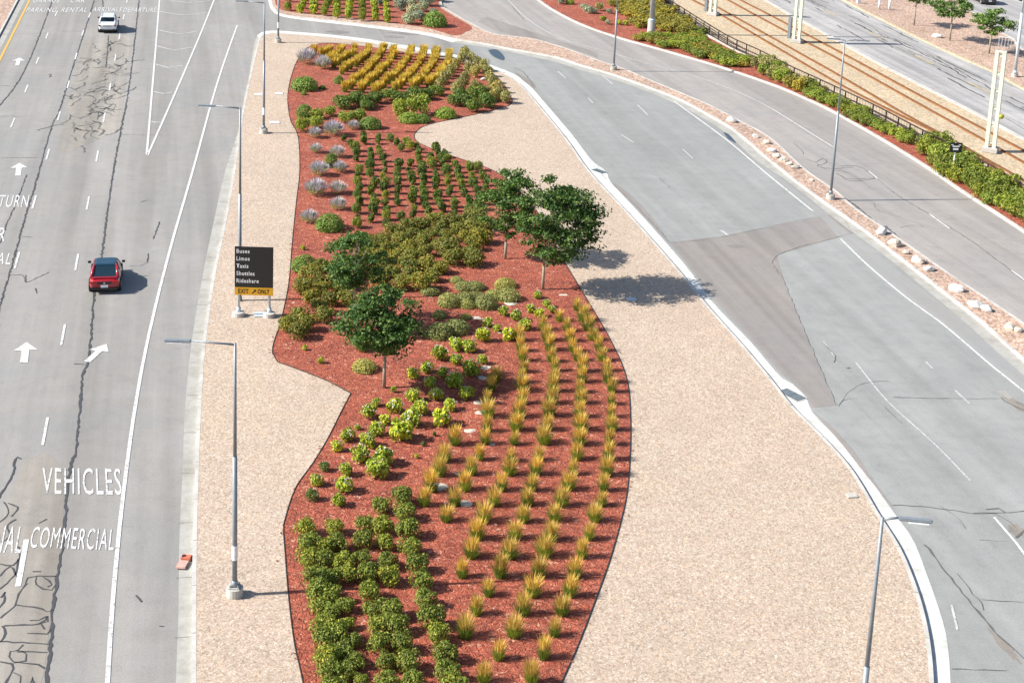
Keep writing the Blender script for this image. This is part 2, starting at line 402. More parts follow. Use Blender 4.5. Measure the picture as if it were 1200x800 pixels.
# road 2
OK = [(600, -50), (622, -10), (632, 1), (650, 13), (682, 29), (725, 44), (775, 58), (837, 76), (900, 97), (937, 112), (975, 130), (1035, 164), (1090, 198), (1120, 219), (1162, 246), (1200, 271), (1300, 340), (1420, 430)]
ok = CV(OK, ZI)
poly = [Vector((p.x, p.y, 0)) for p in rk] + list(reversed([Vector((p.x, p.y, 0)) for p in ok]))
sheet('ramp_road', poly, .007, M['asph2'])
sheet('island_gravel', isl+[W(1000, 1300), W(300, 1300)], ZI, M['gravel'])
# kerbs and gutters
def kerb(name, pts, right=True, wd=.17, mat='kerb'):
    bm = nb(); s = 1 if right else -1
    sweep(bm, pts, (0 if right else -wd), (wd if right else 0), -.02, ZI+.006)
    bmesh.ops.recalc_face_normals(bm, faces=bm.faces)
    return tag(obj(name, bm, M[mat]), kind='structure')
kerb('island_kerb', lk, False); kerb('island_kerb', tk, False)
kerb('upper_kerb', uk, True); kerb('strip_kerb', sk, True); kerb('ramp_kerb', rk, False, .22); kerb('verge_kerb', ok, False, .25)
def gutter(name, a, b, z, mat):
    # strip quad mesh between two polylines, resampled to the same count
    def rs(p, n):
        L = [0]
        for i in range(1, len(p)): L.append(L[-1]+(p[i]-p[i-1]).length)
        out = []; j = 0
        for k in range(n):
            t = L[-1]*k/(n-1)
            while j < len(L)-2 and L[j+1] < t: j += 1
            f = (t-L[j])/max(1e-6, L[j+1]-L[j]); out.append(p[j].lerp(p[j+1], min(1, f)))
        return out
    n = max(len(a), len(b)); A = rs(a, n); B = rs(b, n)
    bm = nb(); prev = None
    for p, q in zip(A, B):
        v = (bm.verts.new((p.x, p.y, z)), bm.verts.new((q.x, q.y, z)))
        if prev: bm.faces.new((prev[0], prev[1], v[1], v[0]))
        prev = v
    bmesh.ops.recalc_face_normals(bm, faces=bm.faces)
    for f in bm.faces:
        if f.normal.z < 0: f.normal_flip()
    return tag(obj(name, bm, M[mat]), kind='structure')
gutter('island_gutter', lk, lg, .004, 'gutter')
# right gutter follows the drawn inner line (with the inlet bulges)
gutter('exit_gutter', tk, tg, .011, 'gutter_w')
gutter('cross_gutter', uk, ugl, .011, 'gutter_w')
gutter('strip_gutter', sk, sg, .011, 'gutter')
# joints across the left gutter
bm = nb()
for i in range(6, len(lk)-4, 5):
    p = lk[i]; n = side(lk, i)
    ribbon(bm, [p-n*.17, p-n*.8], .02, .012)
tag(obj('gutter_joint', bm, M['tar_g']), kind='structure')
bm = nb()
for pts, s_ in ((tk, -1), (sk, 1), (rk, -1), (ok, -1), (uk, 1), (lk, -1)):
    acc = 0
    for i in range(1, len(pts)):
        acc += (pts[i]-pts[i-1]).length
        if acc > 3.0:
            acc = 0; n = side(pts, i)*s_; ribbon(bm, [pts[i]-n*.01, pts[i]+n*.18], .025, ZI+.01)
tag(obj('kerb_joint', bm, M['tar_g']), kind='structure')
# right-hand verge and rail bed and far street
VB = [(640, -60), (700, -30), (770, 8), (787, 14), (815, 32), (852, 55), (890, 73), (924, 91), (960, 108), (1022, 138), (1072, 165), (1117, 188), (1170, 218), (1200, 237), (1300, 300), (1420, 380)]
vb = CV(VB)
poly = [Vector((p.x, p.y, 0)) for p in ok]+list(reversed(vb))
sheet('mulch_verge', poly, ZI, M['mulch'])
FS = [(780, -60), (860, -18), (896, 1), (930, 21), (940, 26), (992, 55), (1030, 76), (1090, 107), (1150, 138), (1200, 165), (1300, 220), (1420, 290)]
fs = CV(FS)
sheet('rail_bed', vb+list(reversed(fs)), .1, M['ballast'])
FE = [(880, -55), (950, -20), (987, 0), (1060, 37), (1112, 62), (1162, 84), (1200, 105), (1300, 160), (1420, 225)]
fe = CV(FE)
sheet('far_street', fs+list(reversed(fe)), .0, M['asph3'])
bm = nb(); sweep(bm, fs, -.3, .25, -.02, .14); bmesh.ops.recalc_face_normals(bm, faces=bm.faces)
tag(obj('rail_kerb', bm, M['kerb']), kind='structure')
bm = nb(); sweep(bm, fe, -.15, .2, -.02, .16); bmesh.ops.recalc_face_normals(bm, faces=bm.faces)
tag(obj('street_kerb', bm, M['ballast']), kind='structure')
PKL = [(1050, -60), (1085, -30), (1128, -2), (1140, 16), (1165, 35), (1187, 47), (1203, 62), (1300, 110), (1420, 170)]
pk = CV(PKL)
sheet('pink_verge', fe+list(reversed(pk)), .12, M['gravel_p'])
sheet('parking_lot', pk+[W(1800, 120), W(1900, -150), W(1200, -150)], .06, M['asph3'])
bm = nb(); sweep(bm, pk, -.1, .15, 0, .17); bmesh.ops.recalc_face_normals(bm, faces=bm.faces)
tag(obj('parking_kerb', bm, M['kerb']), kind='structure')
# pale concrete path beside the verge, left edge of rail fence (low wall)
bm = nb(); lw = CV([(822, 40), (845, 52), (860, 60), (872, 66), (880, 71)])
sweep(bm, lw, -.1, .2, .1, .28); bmesh.ops.recalc_face_normals(bm, faces=bm.faces)
tag(obj('concrete_edging', bm, M['kerb']), 'pale low concrete edging between the green shrubs and the fence', 'edging')
# ------------------------------------------------------------------ planting bed
BL = [(430, 1120), (385, 960), (355, 800), (345, 755), (338, 700), (334, 650), (332, 615), (337, 597), (347, 570), (367, 542), (385, 512), (400, 482), (411, 461)]
BL2 = [(411, 461), (385, 447), (355, 435), (325, 424)]
BL3 = [(325, 424), (319, 414), (321, 400), (328, 380), (335, 350), (339, 325), (342, 287), (347, 237), (351, 200), (349, 160), (340, 140), (337, 112), (343, 84), (352, 65), (363, 55), (385, 51), (437, 56), (500, 66), (545, 74), (575, 85), (590, 99), (597, 111), (600, 121), (587, 127), (545, 137), (503, 146), (488, 154), (486, 163), (500, 172), (550, 190), (578, 200), (603, 218), (632, 252), (650, 285), (660, 305), (675, 330), (690, 355), (705, 380), (717, 402), (730, 430), (737, 458), (739, 500), (738, 540), (735, 575), (729, 605), (715, 655), (697, 705), (677, 757), (658, 800), (625, 880), (560, 1000), (520, 1120)]
bed = CV(BL, ZI)+CV(BL2, ZI)[1:]+CV(BL3, ZI)[1:]
sheet('mulch_bed', bed, ZI+.012, M['mulch'])
ZB = ZI+.012
bm = nb()
for l in (BL, BL2, BL3): sweep(bm, CV(l, ZI), -.015, .02, ZI-.01, ZI+.04)
bmesh.ops.recalc_face_normals(bm, faces=bm.faces)
tag(obj('bed_edging', bm, M['edge']), kind='structure')
rs = random.Random(41); bm = nb()
for l in (BL, BL2, BL3):
    for p in CV(l, ZI, .5):
        for _ in range(3):
            if rs.random() < .55: continue
            c = p+Vector((rs.gauss(0, .16), rs.gauss(0, .16), 0)); a = rs.uniform(0, 3.14); d = Vector((math.cos(a), math.sin(a), 0))*rs.uniform(.03, .08); n = Vector((-d.y, d.x, 0))*.35; z = Vector((0, 0, .02+rs.random()*.02))
            bm.faces.new([bm.verts.new(q+z) for q in (c-d-n, c+d-n, c+d+n, c-d+n)])
o = obj('mulch_chips', bm, M['mulch']); tag(o, 'loose red bark chips spilled over the edging of the planting bed', 'chips', kind='stuff')
# upper island bed
ub = [(322, -30), (322, -2), (325, 8), (334, 13), (365, 17), (400, 20), (450, 26), (500, 33), (533, 42), (545, 38), (553, 32), (528, 17), (514, 6), (520, -8), (530, -30)]
sheet('upper_mulch_bed', CV(ub, ZI), ZI+.01, M['mulch'])
# ------------------------------------------------------------------ road markings, cracks, patches
def lines(name, specs, mat, z=.016, wd=.12, jit=0):
    bm = nb()
    for s in specs:
        l, wdd = (s if isinstance(s, tuple) and isinstance(s[1], float) else (s, wd))
        ribbon(bm, cr(PX(l), 1.2), wdd, z, jit)
    return tag(obj(name, bm, M[mat]), kind='structure')
edge = [(278, 30), (262, 75), (248, 120), (226, 200), (200, 290), (175, 390), (158, 480), (145, 575), (137, 650), (131, 720), (126, 800), (121, 900), (117, 1050)]
gl = [(189, -20), (187, 0), (183, 50), (178, 110), (172, 181)]
gr = [(260, -22), (251, 0), (235, 40), (205, 110), (173, 182)]
lines('lane_line', [(edge, .17), (gl, .17), (gr, .17)], 'wpaint')
def t1(*l): return [(x/4, y/4) for x, y in l]
lines('gore_chevron', [t1((800, 5), (880, 14), (985, 5)), t1((750, 55), (860, 72), (970, 60)), t1((745, 142), (840, 160), (925, 147)), t1((738, 217), (820, 236), (903, 223)),
      t1((730, 302), (790, 319), (858, 308)), t1((720, 430), (770, 441), (808, 432)), t1((710, 571), (730, 575), (752, 573))], 'wpaint', .014, .14)
lines('yellow_line', [([(44, -20), (35, 0), (18, 34), (0, 70), (-30, 130), (-120, 320)], .2)], 'ypaint')
bm = nb()
def dashes(cs, L=3.0, wd=.13, z=.016):
    g = [W(*c) for c in cs]
    for i, p in enumerate(g):
        d = (g[min(i+1, len(g)-1)]-g[max(0, i-1)]); d.z = 0; d.normalize()
        ribbon(bm, [p-d*L/2, p+d*L/2], wd, z)
dashes([(53, 505), (74, 392), (90, 307), (103, 238), (114, 183), (122, 138), (129, 102), (135, 68), (140, 43), (145, 20), (149, 1)])
dashes([(-5, 392), (20, 305), (40, 237), (56, 181), (69, 136), (80, 99), (89, 66), (97, 39), (105, 18), (112, -2)])
dashes([(-4, 183), (15, 144), (31, 104), (44, 71), (55, 42), (66, 16), (76, -6)])
ribbon(bm, cr(PX([(31, 632), (26, 660), (21, 687)]), 1), .22, .016)
tag(obj('lane_dash', bm, M['wpaint']), kind='structure')
lines('exit_road_line', [([(790, 119), (798, 125), (850, 163), (900, 205), (953, 248)], .14), ([(985, 280), (1017, 311), (1065, 351), (1100, 376), (1130, 401), (1165, 431), (1200, 459), (1260, 515)], .14),
      ([(1165, 606), (1190, 635), (1215, 668)], .12)], 'wpaint', .018)
lines('faded_line', [([(1003, 425), (1040, 470), (1095, 520), (1137, 563)], .09), ([(1119, 457), (1136, 473)], .12), ([(1085, 424), (1093, 432)], .1), ([(747, 123), (759, 135)], .14), ([(706, 89), (718, 99)], .14),
      ([(654, 84), (663, 92)], .14), ([(689, 115), (695, 121)], .12), ([(728, 158), (742, 167)], .12), ([(845, 270), (853, 276)], .2), ([(1115, 708), (1122, 738)], .1), ([(965, 400), (978, 418)], .08), ([(800, 175), (812, 186)], .1)], 'wpaint_w', .018)
lines('ramp_line', [([(589, -6), (600, 5), (615, 20), (640, 37), (668, 49), (700, 58), (760, 75), (815, 90), (855, 104), (880, 115), (905, 128), (945, 153), (977, 173)], .13),
      ([(1018, 201), (1029, 210)], .14), ([(1089, 251), (1113, 268)], .14), ([(1185, 317), (1203, 330)], .14)], 'wpaint_w', .02)
lines('ramp_dash', [([(1018, 201), (1029, 210)], .12), ([(1089, 251), (1113, 268)], .12), ([(1185, 317), (1203, 330)], .12), ([(905, 128), (977, 173)], .1)], 'wpaint', .024)
lines('street_yellow_line', [([(966, 12), (980, 19)], .3), ([(1017, 37), (1036, 46)], .3), ([(1072, 65), (1094, 76)], .3), ([(1133, 96), (1160, 109)], .3), ([(910, -18), (940, 0)], .3)], 'ypaint_w', .02)
# arrows
def arrow(tail, head, wid):
    a, b = W(*tail), W(*head); d = (b-a); L = d.length; d.normalize(); n = Vector((d.y, -d.x, 0))
    bm = nb(); k = b-d*L*.4
    for pts in ([a-n*wid*.2, a+n*wid*.2, k+n*wid*.2-d*.0, k-n*wid*.2], ):
        bm.faces.new([bm.verts.new((p.x, p.y, .016)) for p in pts])
    bm.faces.new([bm.verts.new((p.x, p.y, .0165)) for p in (k-n*wid*.62, k+n*wid*.62, b)])
    return tag(obj('road_arrow', bm, M['wpaint']), kind='structure')
arrow((28, 425), (31, 401), 1.0); arrow((21, 206), (23, 191), 1.0); arrow((20, 77), (23, 68), 1.0)
arrow((102, 424), (125, 403), .9)
# pavement words
def textmesh(s, bold=.0, extr=0):
    cu = bpy.data.curves.new('t', 'FONT'); cu.body = s; cu.offset = bold; cu.extrude = extr; cu.resolution_u = 3; cu.space_character = 1.14
    o = bpy.data.objects.new('t', cu); C.objects.link(o)
    dg = bpy.context.evaluated_depsgraph_get(); me = bpy.data.meshes.new_from_object(o.evaluated_get(dg))
    bpy.data.objects.remove(o); return me
def ground_text(s, bl, br, tl, z=.017, mat='wpaint', bold=0):
    me = textmesh(s, bold)
    xs = [v.co.x for v in me.vertices]; ys = [v.co.y for v in me.vertices]
    x0, x1, y0, y1 = min(xs), max(xs), min(ys), max(ys)
    B, Rr, T = W(*bl), W(*br), W(*tl)
    for v in me.vertices:
        p = B+(Rr-B)*((v.co.x-x0)/(x1-x0))+(T-B)*((v.co.y-y0)/(y1-y0)); v.co = (p.x, p.y, z)
    o = obj('pavement_text', me, M[mat]); o['kind'] = 'structure'; return o
ground_text('VEHICLES', (49, 579), (143, 580), (50, 548))
ground_text('COMMERCIAL', (34, 642), (133, 645), (39, 617))
ground_text('TERMINAL', (-62, 646), (24, 648), (-54, 615))
ground_text('RETURN', (-18, 243), (32, 243), (-14, 229))
ground_text('CAR', (-28, 283), (5, 283), (-24, 267))
ground_text('RENTAL', (-45, 308), (12, 310), (-40, 295))
ground_text('PARKING', (30, 14.5), (65, 14.5), (33, 9.5))
ground_text('RENTAL', (71, 14.5), (101, 14.5), (74, 9.5))
ground_text('ARRIVALS', (108, 14), (142, 14), (110, 9))
ground_text('DEPARTURES', (144, 14.5), (186, 14.5), (146, 9.5))
ground_text('GARAGE', (38, 3.4), (69, 3.4), (41, -1.5))
ground_text('CAR', (82, 3.4), (99, 3.4), (84, -1.5))
# patches
sheet('road_patch', PX([(784, 284), (845, 277), (910, 264), (972, 252), (999, 273), (955, 286), (910, 299), (921, 335), (938, 378), (960, 430), (980, 475), (951, 478), (945, 463), (930, 449), (915, 438), (880, 398), (836, 351), (804, 308)]), .008, M['patch'])
sheet('gutter_stain', CV([(716, 213), (735, 225), (760, 250), (784, 284), (760, 259), (740, 238)]), .0135, M['patch'])
sheet('gutter_stain', CV([(951, 480), (975, 500), (1000, 528), (1022, 560), (1048, 597), (1020, 563), (987, 521)]), .0135, M['patch'])
sheet('gutter_stain', CV([(602, 84), (625, 96), (626, 104), (612, 94)]), .0135, M['patch'])
sheet('road_patch', PX([(600, 30), (570, 20), (560, 26), (580, 36), (605, 42), (660, 54), (700, 68), (700, 62)]), .0165, M['patch'])
sheet('exit_shoulder', CV([(862, 167), (925, 216), (1000, 277), (1087, 344), (1137, 386), (1160, 404), (1200, 441), (1290, 525), (1250, 506), (1200, 459), (1165, 431), (1130, 401), (1100, 376), (1065, 351), (1017, 311), (985, 280), (953, 247), (900, 205)]), .0085, asphalt('shoulder_asphalt', (.27, .275, .275), H_1, .08, .05))
def blob(name, pts, mat, z=.0145): return sheet(name, CV(pts, step=.3), z, M[mat])
M['dark_blotch'] = plain('blue_black_blotch', (.05, .075, .1), .5)  # flat blue-black colour for small dark patches laid on the asphalt
blob('road_blotch', [(572, 59), (580, 58), (586, 61), (591, 67), (590, 71), (581, 68), (575, 64)], 'dark_blotch')
blob('road_blotch', [(380, 37), (395, 36), (410, 38), (398, 40)], 'dark')  # thin streaks of a darker asphalt tone on the cross road
blob('road_blotch', [(452, 38), (470, 38), (492, 41), (475, 41)], 'dark')
blob('road_blotch', [(450, 43), (462, 42), (474, 44), (460, 45)], 'dark')
blob('road_blotch', [(850, 288), (862, 286), (873, 289), (860, 291)], 'dark')
blob('road_blotch', [(847, 155), (853, 157), (860, 164), (862, 168), (853, 163)], 'dark_blotch', .02)
M['brown'] = asphalt('brown_stain', (.24, .225, .205), H_1, .12, .16)
M['pale'] = asphalt('pale_stain', (.315, .312, .3), H_1, .1, .14)
M['lane_stain'] = asphalt('lane_stain', (.262, .256, .246), H_L, .1, .1)
def splat(px, rx, ry, mat, z, seed, rot=0.0):
    q = random.Random(seed); c = W(*px); pts = []
    for k in range(26):
        a = 6.283*k/26; e_ = q.uniform(.55, 1.1); x, y = math.cos(a)*rx*e_, math.sin(a)*ry*e_
        pts.append(Vector((c.x+x*math.cos(rot)+y*math.sin(rot), c.y-x*math.sin(rot)+y*math.cos(rot), 0)))
    pts.append(pts[0].copy())
    sheet('road_blotch', cr(pts, .25)[:-1], z, M[mat])
for k, (px, rx, ry, mt) in enumerate([((1192, 621), .5, .7, 'brown'), ((1176, 755), .22, 1.3, 'brown'), ((1189, 473), .4, 1.2, 'brown'), ((1178, 462), .35, .6, 'pale')]):
    splat(px, rx, ry, mt, .0095+.0003*k, 300+k, H_1)
# tar-sealed cracks on the left road
CR = []
def crk(l, wd=.1): CR.append((l, wd))
crk([(166, -25), (163, 0), (157, 55), (150, 110), (142, 150), (133, 200), (125, 255), (119, 300), (115, 318), (110, 347), (107, 392), (102, 425), (96, 445), (90, 520), (82, 550), (77, 600), (72, 645), (67, 675), (62, 715), (59, 760), (54, 800), (48, 870)], .13)
crk([(114, -12), (107, 12), (98, 40), (85, 80), (70, 128), (60, 150), (46, 200), (28, 260), (17, 300), (0, 358), (-20, 430)], .12)
crk([(66, -10), (60, 5), (45, 45), (30, 80), (15, 105), (-6, 130)], .12)
crk([(31, 205), (24, 225), (10, 258), (0, 285)], .08)
crk([(120, -10), (121, 8), (127, 12)], .12); crk([(127, 42), (126, 60), (124, 80)], .12)
crk([(24, 538), (20, 536), (17, 545), (15, 555), (4, 575), (-8, 590)], .12)
crk([(187, 260), (184, 268), (180, 280)], .08); crk([(174, 297), (173, 307)], .08); crk([(173, 307), (165, 311), (152, 312)], .03)
crk([(12, 322), (27, 323), (30, 331), (47, 324), (57, 319)], .05); crk([(30, 322), (30, 331)], .06)
crk([(41, 338), (43, 344)], .07); crk([(160, 697), (163, 702), (166, 705)], .07); crk([(186, 734), (192, 734)], .05)
crk([(87, 426), (101, 427)], .07); crk([(165, 237), (172, 235), (183, 235)], .04)
crk([(23, 277), (39, 278)], .05); crk([(141, 158), (190, 158)], .04); crk([(0, 101), (12, 101)], .06); crk([(0, 137), (12, 136), (25, 138)], .05); crk([(0, 186), (5, 185), (43, 185)], .05)
crk([(68, 38), (75, 37), (95, 37)], .05); crk([(3, 41), (60, 39)], .04)
crk([(56, 88), (60, 87), (58, 91)], .1)
# alligator cracking lower left
for l in [[(0, 690), (8, 683), (20, 668), (22, 655), (28, 650)], [(0, 675), (12, 664), (20, 676)], [(0, 660), (15, 662), (24, 650), (22, 640)],
          [(30, 683), (33, 677), (45, 675), (66, 675)], [(30, 683), (25, 690), (20, 702), (18, 710), (5, 720), (0, 724)], [(18, 709), (40, 711), (55, 716), (63, 715)],
          [(42, 676), (42, 685), (50, 690), (60, 691), (66, 685)], [(50, 676), (58, 680), (62, 685), (55, 687)], [(5, 733), (45, 731), (55, 722), (57, 728), (48, 730), (52, 737)], [(35, 727), (45, 726), (55, 722)],
          [(32, 741), (55, 742), (60, 738)], [(0, 751), (25, 753), (58, 754)], [(3, 733), (5, 742), (0, 752)], [(27, 755), (20, 762), (12, 763), (15, 775), (30, 776), (45, 778), (52, 783)],
          [(18, 762), (32, 766), (30, 774), (16, 776)], [(0, 775), (15, 777), (12, 790), (4, 803), (0, 812)], [(20, 763), (55, 765)], [(15, 788), (23, 792), (24, 803)], [(35, 803), (38, 792), (41, 803)], [(0, 612), (10, 600), (5, 588)],
          [(0, 636), (12, 628), (8, 615), (18, 608)], [(14, 605), (20, 594), (10, 589)], [(45, 613), (55, 608)], [(38, 670), (48, 670)], [(0, 800), (12, 812), (30, 820), (45, 812)], [(0, 700), (5, 693), (6, 705), (0, 712)]]: crk(l, .08)
bm = nb()
for l, wd in CR: ribbon(bm, cr(PX(l), .25), wd*.85, .0125, .045, .55)
tag(obj('tar_crack', bm, M['tar']), kind='structure')
# fine cracking in the worn lane near the white car
rc = random.Random(3); bm = nb()
for cx_, cy_, sx, sy, n in ((128, 55, 14, 6, 14), (133, 80, 14, 22, 34), (126, 120, 16, 18, 34), (112, 130, 12, 25, 26), (104, 78, 12, 20, 14), (93, 108, 8, 16, 12), (88, 150, 14, 18, 18), (112, 142, 6, 14, 12), (135, 105, 10, 14, 14)):
    for _ in range(int(n*.6)):
        p = W(cx_+rc.gauss(0, sx*.5), cy_+rc.gauss(0, sy*.5)); a = rc.uniform(0, 6.28); l = [p]
        for k in range(rc.randint(2, 5)):
            a += rc.choice((-1, 1))*rc.uniform(.1, .7); p = p+Vector((math.cos(a)*.4, math.sin(a)*.75, 0)); l.append(p)
        ribbon(bm, cr(l, .3), rc.uniform(.06, .17), .0115, .07, .7)
tag(obj('fine_crack', bm, M['tar_g']), kind='structure')
# pale discoloured lane patches
M['pale_patch'] = asphalt('discoloured_asphalt', (.275, .262, .24), H_L, .16, .14)
sheet('worn_patch', CV([(98, 48), (128, 44), (152, 44), (146, 100), (140, 150), (122, 160), (95, 172), (70, 178), (78, 130), (90, 80)]), .001, M['pale_patch'])
sheet('worn_patch', CV([(28, 540), (55, 530), (74, 560), (72, 640), (60, 720), (40, 820), (-30, 840), (-10, 640)]), .001, M['pale_patch'])
# cracks on the right roads
CR = []
crk([(985, 195), (1010, 197), (1050, 228), (1100, 258), (1150, 291), (1205, 333)], .1)
crk([(985, 230), (998, 238), (1020, 256), (1045, 278), (1065, 290), (1085, 302)], .3)
crk([(1037, 265), (1060, 285), (1072, 292)], .3)
crk([(1024, 238), (1027, 245), (1031, 248), (1050, 253), (1075, 262), (1083, 266)], .05); crk([(1055, 267), (1070, 264), (1082, 266)], .05); crk([(980, 203), (995, 210), (1025, 209), (1010, 212), (995, 212), (985, 206)], .08)
crk([(930, 168), (938, 175), (942, 181)], .08); crk([(945, 187), (955, 190), (965, 186), (968, 191), (958, 195), (975, 198), (1000, 196)], .08); crk([(955, 190), (970, 200), (985, 200), (1000, 206), (1020, 220)], .06)
crk([(1084, 638), (1105, 665), (1128, 695), (1150, 722), (1172, 746), (1190, 762), (1215, 785)], .12)
crk([(1122, 672), (1135, 690), (1150, 707), (1153, 715)], .05); crk([(1150, 702), (1200, 706)], .04); crk([(1115, 783), (1180, 786)], .05); crk([(1100, 592), (1120, 604), (1131, 619)], .04)
crk([(1140, 601), (1165, 602), (1182, 610), (1190, 618)], .06); crk([(1190, 630), (1200, 622), (1215, 618)], .15); crk([(1148, 633), (1180, 634)], .03)
crk([(1045, 592), (1080, 593), (1110, 597), (1150, 602), (1210, 598)], .05); crk([(1155, 597), (1170, 596), (1178, 600)], .14)
crk([(1047, 466), (1100, 467), (1170, 467)], .05); crk([(982, 476), (1000, 455), (1025, 447), (1042, 447)], .04); crk([(1172, 466), (1185, 474), (1203, 482)], .14); crk([(1190, 471), (1203, 476)], .16)
crk([(1037, 477), (1048, 487), (1056, 496)], .05); crk([(985, 470), (995, 467), (1006, 467)], .03)
crk([(965, 403), (978, 417), (977, 425)], .06); crk([(993, 432), (996, 431)], .14)
crk([(700, 200), (716, 215), (740, 236), (765, 262), (784, 284)], .05)
crk([(772, 208), (785, 220)], .06)
crk([(602, 80), (612, 84), (622, 96), (625, 102)], .12);  crk([(600, 8), (608, 17), (616, 26)], .1)
crk([(999, 273), (972, 253), (845, 278), (784, 285)], .03); crk([(1000, 273), (911, 300), (921, 335), (980, 475)], .04)
bm = nb()
for l, wd in CR: ribbon(bm, cr(PX(l), .35), wd*.62, .0225, .05, .6)
tag(obj('road_crack', bm, M['tar_g']), kind='structure')
# streaky cracks on the far street
bm = nb()
for _ in range(80):
    t = rc.random(); i = int(t*(len(fs)-30)); a = fs[i]; q = min(range(len(fe)), key=lambda k: (fe[k]-a).length)
    f = rc.choice([rc.uniform(.1, .95), rc.gauss(.62, .06), rc.gauss(.62, .06)]); p = a.lerp(fe[q], f); l = []
    d = (fs[min(i+5, len(fs)-1)]-fs[i]).normalized()
    for k in range(rc.randint(4, 12)):
        l.append(p); p = p+d*rc.uniform(.6, 1.4)+Vector((rc.gauss(0, .12), rc.gauss(0, .12), 0))
    ribbon(bm, cr(l, .5), rc.uniform(.05, .22), .012, .05, .5)
tag(obj('street_crack', bm, M['tar_g']), kind='structure')
# ------------------------------------------------------------------ inlets and covers
def inlet(px, wd, ln, label, rz):
    p = W(px[0], px[1], 0); e = empty('storm_drain', (p.x, p.y, .012), rz)
    tag(e, label, 'drain', 'storm drains in the kerbs')
    bm = nb(); box(bm, (0, 0, .012), (wd+.12, ln+.12, .024), 0, .008); obj('frame', bm, M['conc'], e)
    bm = nb()
    n = 7
    for i in range(n): box(bm, (-wd/2+wd*(i+.5)/n, 0, .032), (wd/n*.6, ln, .016))
    for k in (-.5, 0, .5): box(bm, (0, k*ln*.95, .03), (wd, .04, .012))
    obj('grate', bm, M['grate'], e); return e
inlet((928, 463), .7, 1.4, 'blue grey drain grate in the kerb bulge beside the dark road patch', R(36))
inlet((702, 201), .6, 1.2, 'drain grate in the pale kerb above and right of the large trees', R(40))
e = empty('drain_cover', W(216, 660, .02)); e.rotation_euler.z = R(-5)
tag(e, 'orange and faded red protective cover on the left kerb drain', 'drain cover')
bm = nb(); box(bm, (0, .3, .1), (.42, .3, .16), 0, .03); obj('box', bm, M['orange'], e)
bm = nb(); box(bm, (-.02, -.18, .06), (.42, .6, .08), 0, .03); obj('cloth', bm, M['pinkp'], e)
bm = nb(); box(bm, (-.1, .28, .185), (.16, .14, .03), .5, .01); obj('opening', bm, M['blackm'], e)
def cover(px, s, label, mat='signwhite'):
    p = W(px[0], px[1], ZI); bm = nb(); box(bm, (0, 0, .03), (s, s*.8, .06), .2, .015)
    o = obj('utility_cover', bm, M[mat]); o.location = p; tag(o, label, 'cover', 'utility covers in the gravel')
cover((303, 111), .7, 'white utility cover left of the lamp post near the top')
cover((327, 110), .7, 'white utility cover right of the lamp post near the top')
cover((322, 144), .8, 'white utility cover beside the foot of the upper lamp post')
cover((740, 351), .6, 'blue white utility cover lying in the shadow of the large tree', 'lightpole')
cover((998, 581), .5, 'pale grey utility cover in gravel near the right kerb', 'conc')
cover((307, 369), .9, 'pale slab lying in gravel between the two sign footings', 'lightpole')
# ------------------------------------------------------------------ lamp posts
def lamp(base_px, ytop, label, arms, H=None, mat='galv', z0=ZI, r=.085, name='lamp_post', boxlab=True, foot=True, head=.24):
    b = W(base_px[0], base_px[1], z0)
    if H is None: H = solve_h(b, ytop)
    e = empty(name, b); tag(e, label, 'lamp post', 'lamp posts')
    if foot:
        bm = nb(); cyl(bm, (0, 0, -.1), (0, 0, .35), .34, .33, 18); box(bm, (0, 0, .38), (.42, .42, .06), 0, .01)
        obj('footing', bm, M['conc'], e)
        bm = nb()
        for sx in (-1, 1):
            for sy in (-1, 1): cyl(bm, (sx*.15, sy*.15, .4), (sx*.15, sy*.15, .5), .03, .03, 6)
        obj('anchor_bolts', bm, M['galv'], e)
    bm = nb(); z = .4 if foot else 0
    cyl(bm, (0, 0, z), (0, 0, z+.25), r*1.9, r*1.35, 12); cyl(bm, (0, 0, z+.2), (0, 0, H*.56), r*1.2, r*1.05, 12); cyl(bm, (0, 0, H*.56), (0, 0, H), r*.85, r*.6, 12)
    obj('pole', bm, M[mat], e, True)
    if boxlab:
        bm = nb(); cyl(bm, (0, 0, 1.55), (0, 0, 2.15), r*1.32, r*1.32, 12); obj('label_band', bm, M['signwhite'], e)
    for (dx, dy, L) in arms:
        d = Vector((dx, dy, 0)).normalized(); bm = nb()
        cyl(bm, (0, 0, H-.06), d*(L-.9)+Vector((0, 0, H+.04)), .045, .035, 8)
        obj('arm', bm, M[mat], e, True)
        bm = nb(); q = d*(L-.4)+Vector((0, 0, H+.03)); box(bm, q, (1.0, head, .09), math.atan2(d.y, d.x), .03)
        lh = obj('lamp_head', bm, M[mat], e)
        bm = nb(); q = d*(L-.3)+Vector((0, 0, H-.03)); box(bm, q, (.6, .26, .03), math.atan2(d.y, d.x), .005)
        obj('lens', bm, M['signwhite'], lh)
    return e
lamp((275, 697), 402, 'tall grey lamp post in gravel with footing beside the dark hedge rows', [(-1, -.03, 2.55)])
lamp((281, 352), 126, 'tall grey lamp post rising behind the black vehicle sign', [(-1, -.02, 2.3)], foot=False)
lamp((309, 156), 3, 'tall grey lamp post in gravel between the two white utility covers', [(-1, -.02, 2.2)])
lamp((326, 50), None, 'lamp post at the corner gravel near the cross road', [(-1, 0, 2.2)], H=10)
lamp((719, 82), None, 'lamp post on narrow strip between the roads, top cut off by frame', [(1, .3, 2.2), (-1, -.3, 2.2)], H=11, boxlab=False)
lamp((973, 233), 47, 'double headed lamp post on the stony strip beside the ramp road', [(-1, .1, 1.2), (1, -.1, 1.7)], boxlab=False)
lamp((994, 990), 606, 'lamp post rising from below the frame in front of the right kerb', [(1, -.12, 1.35)], boxlab=False, head=.2)
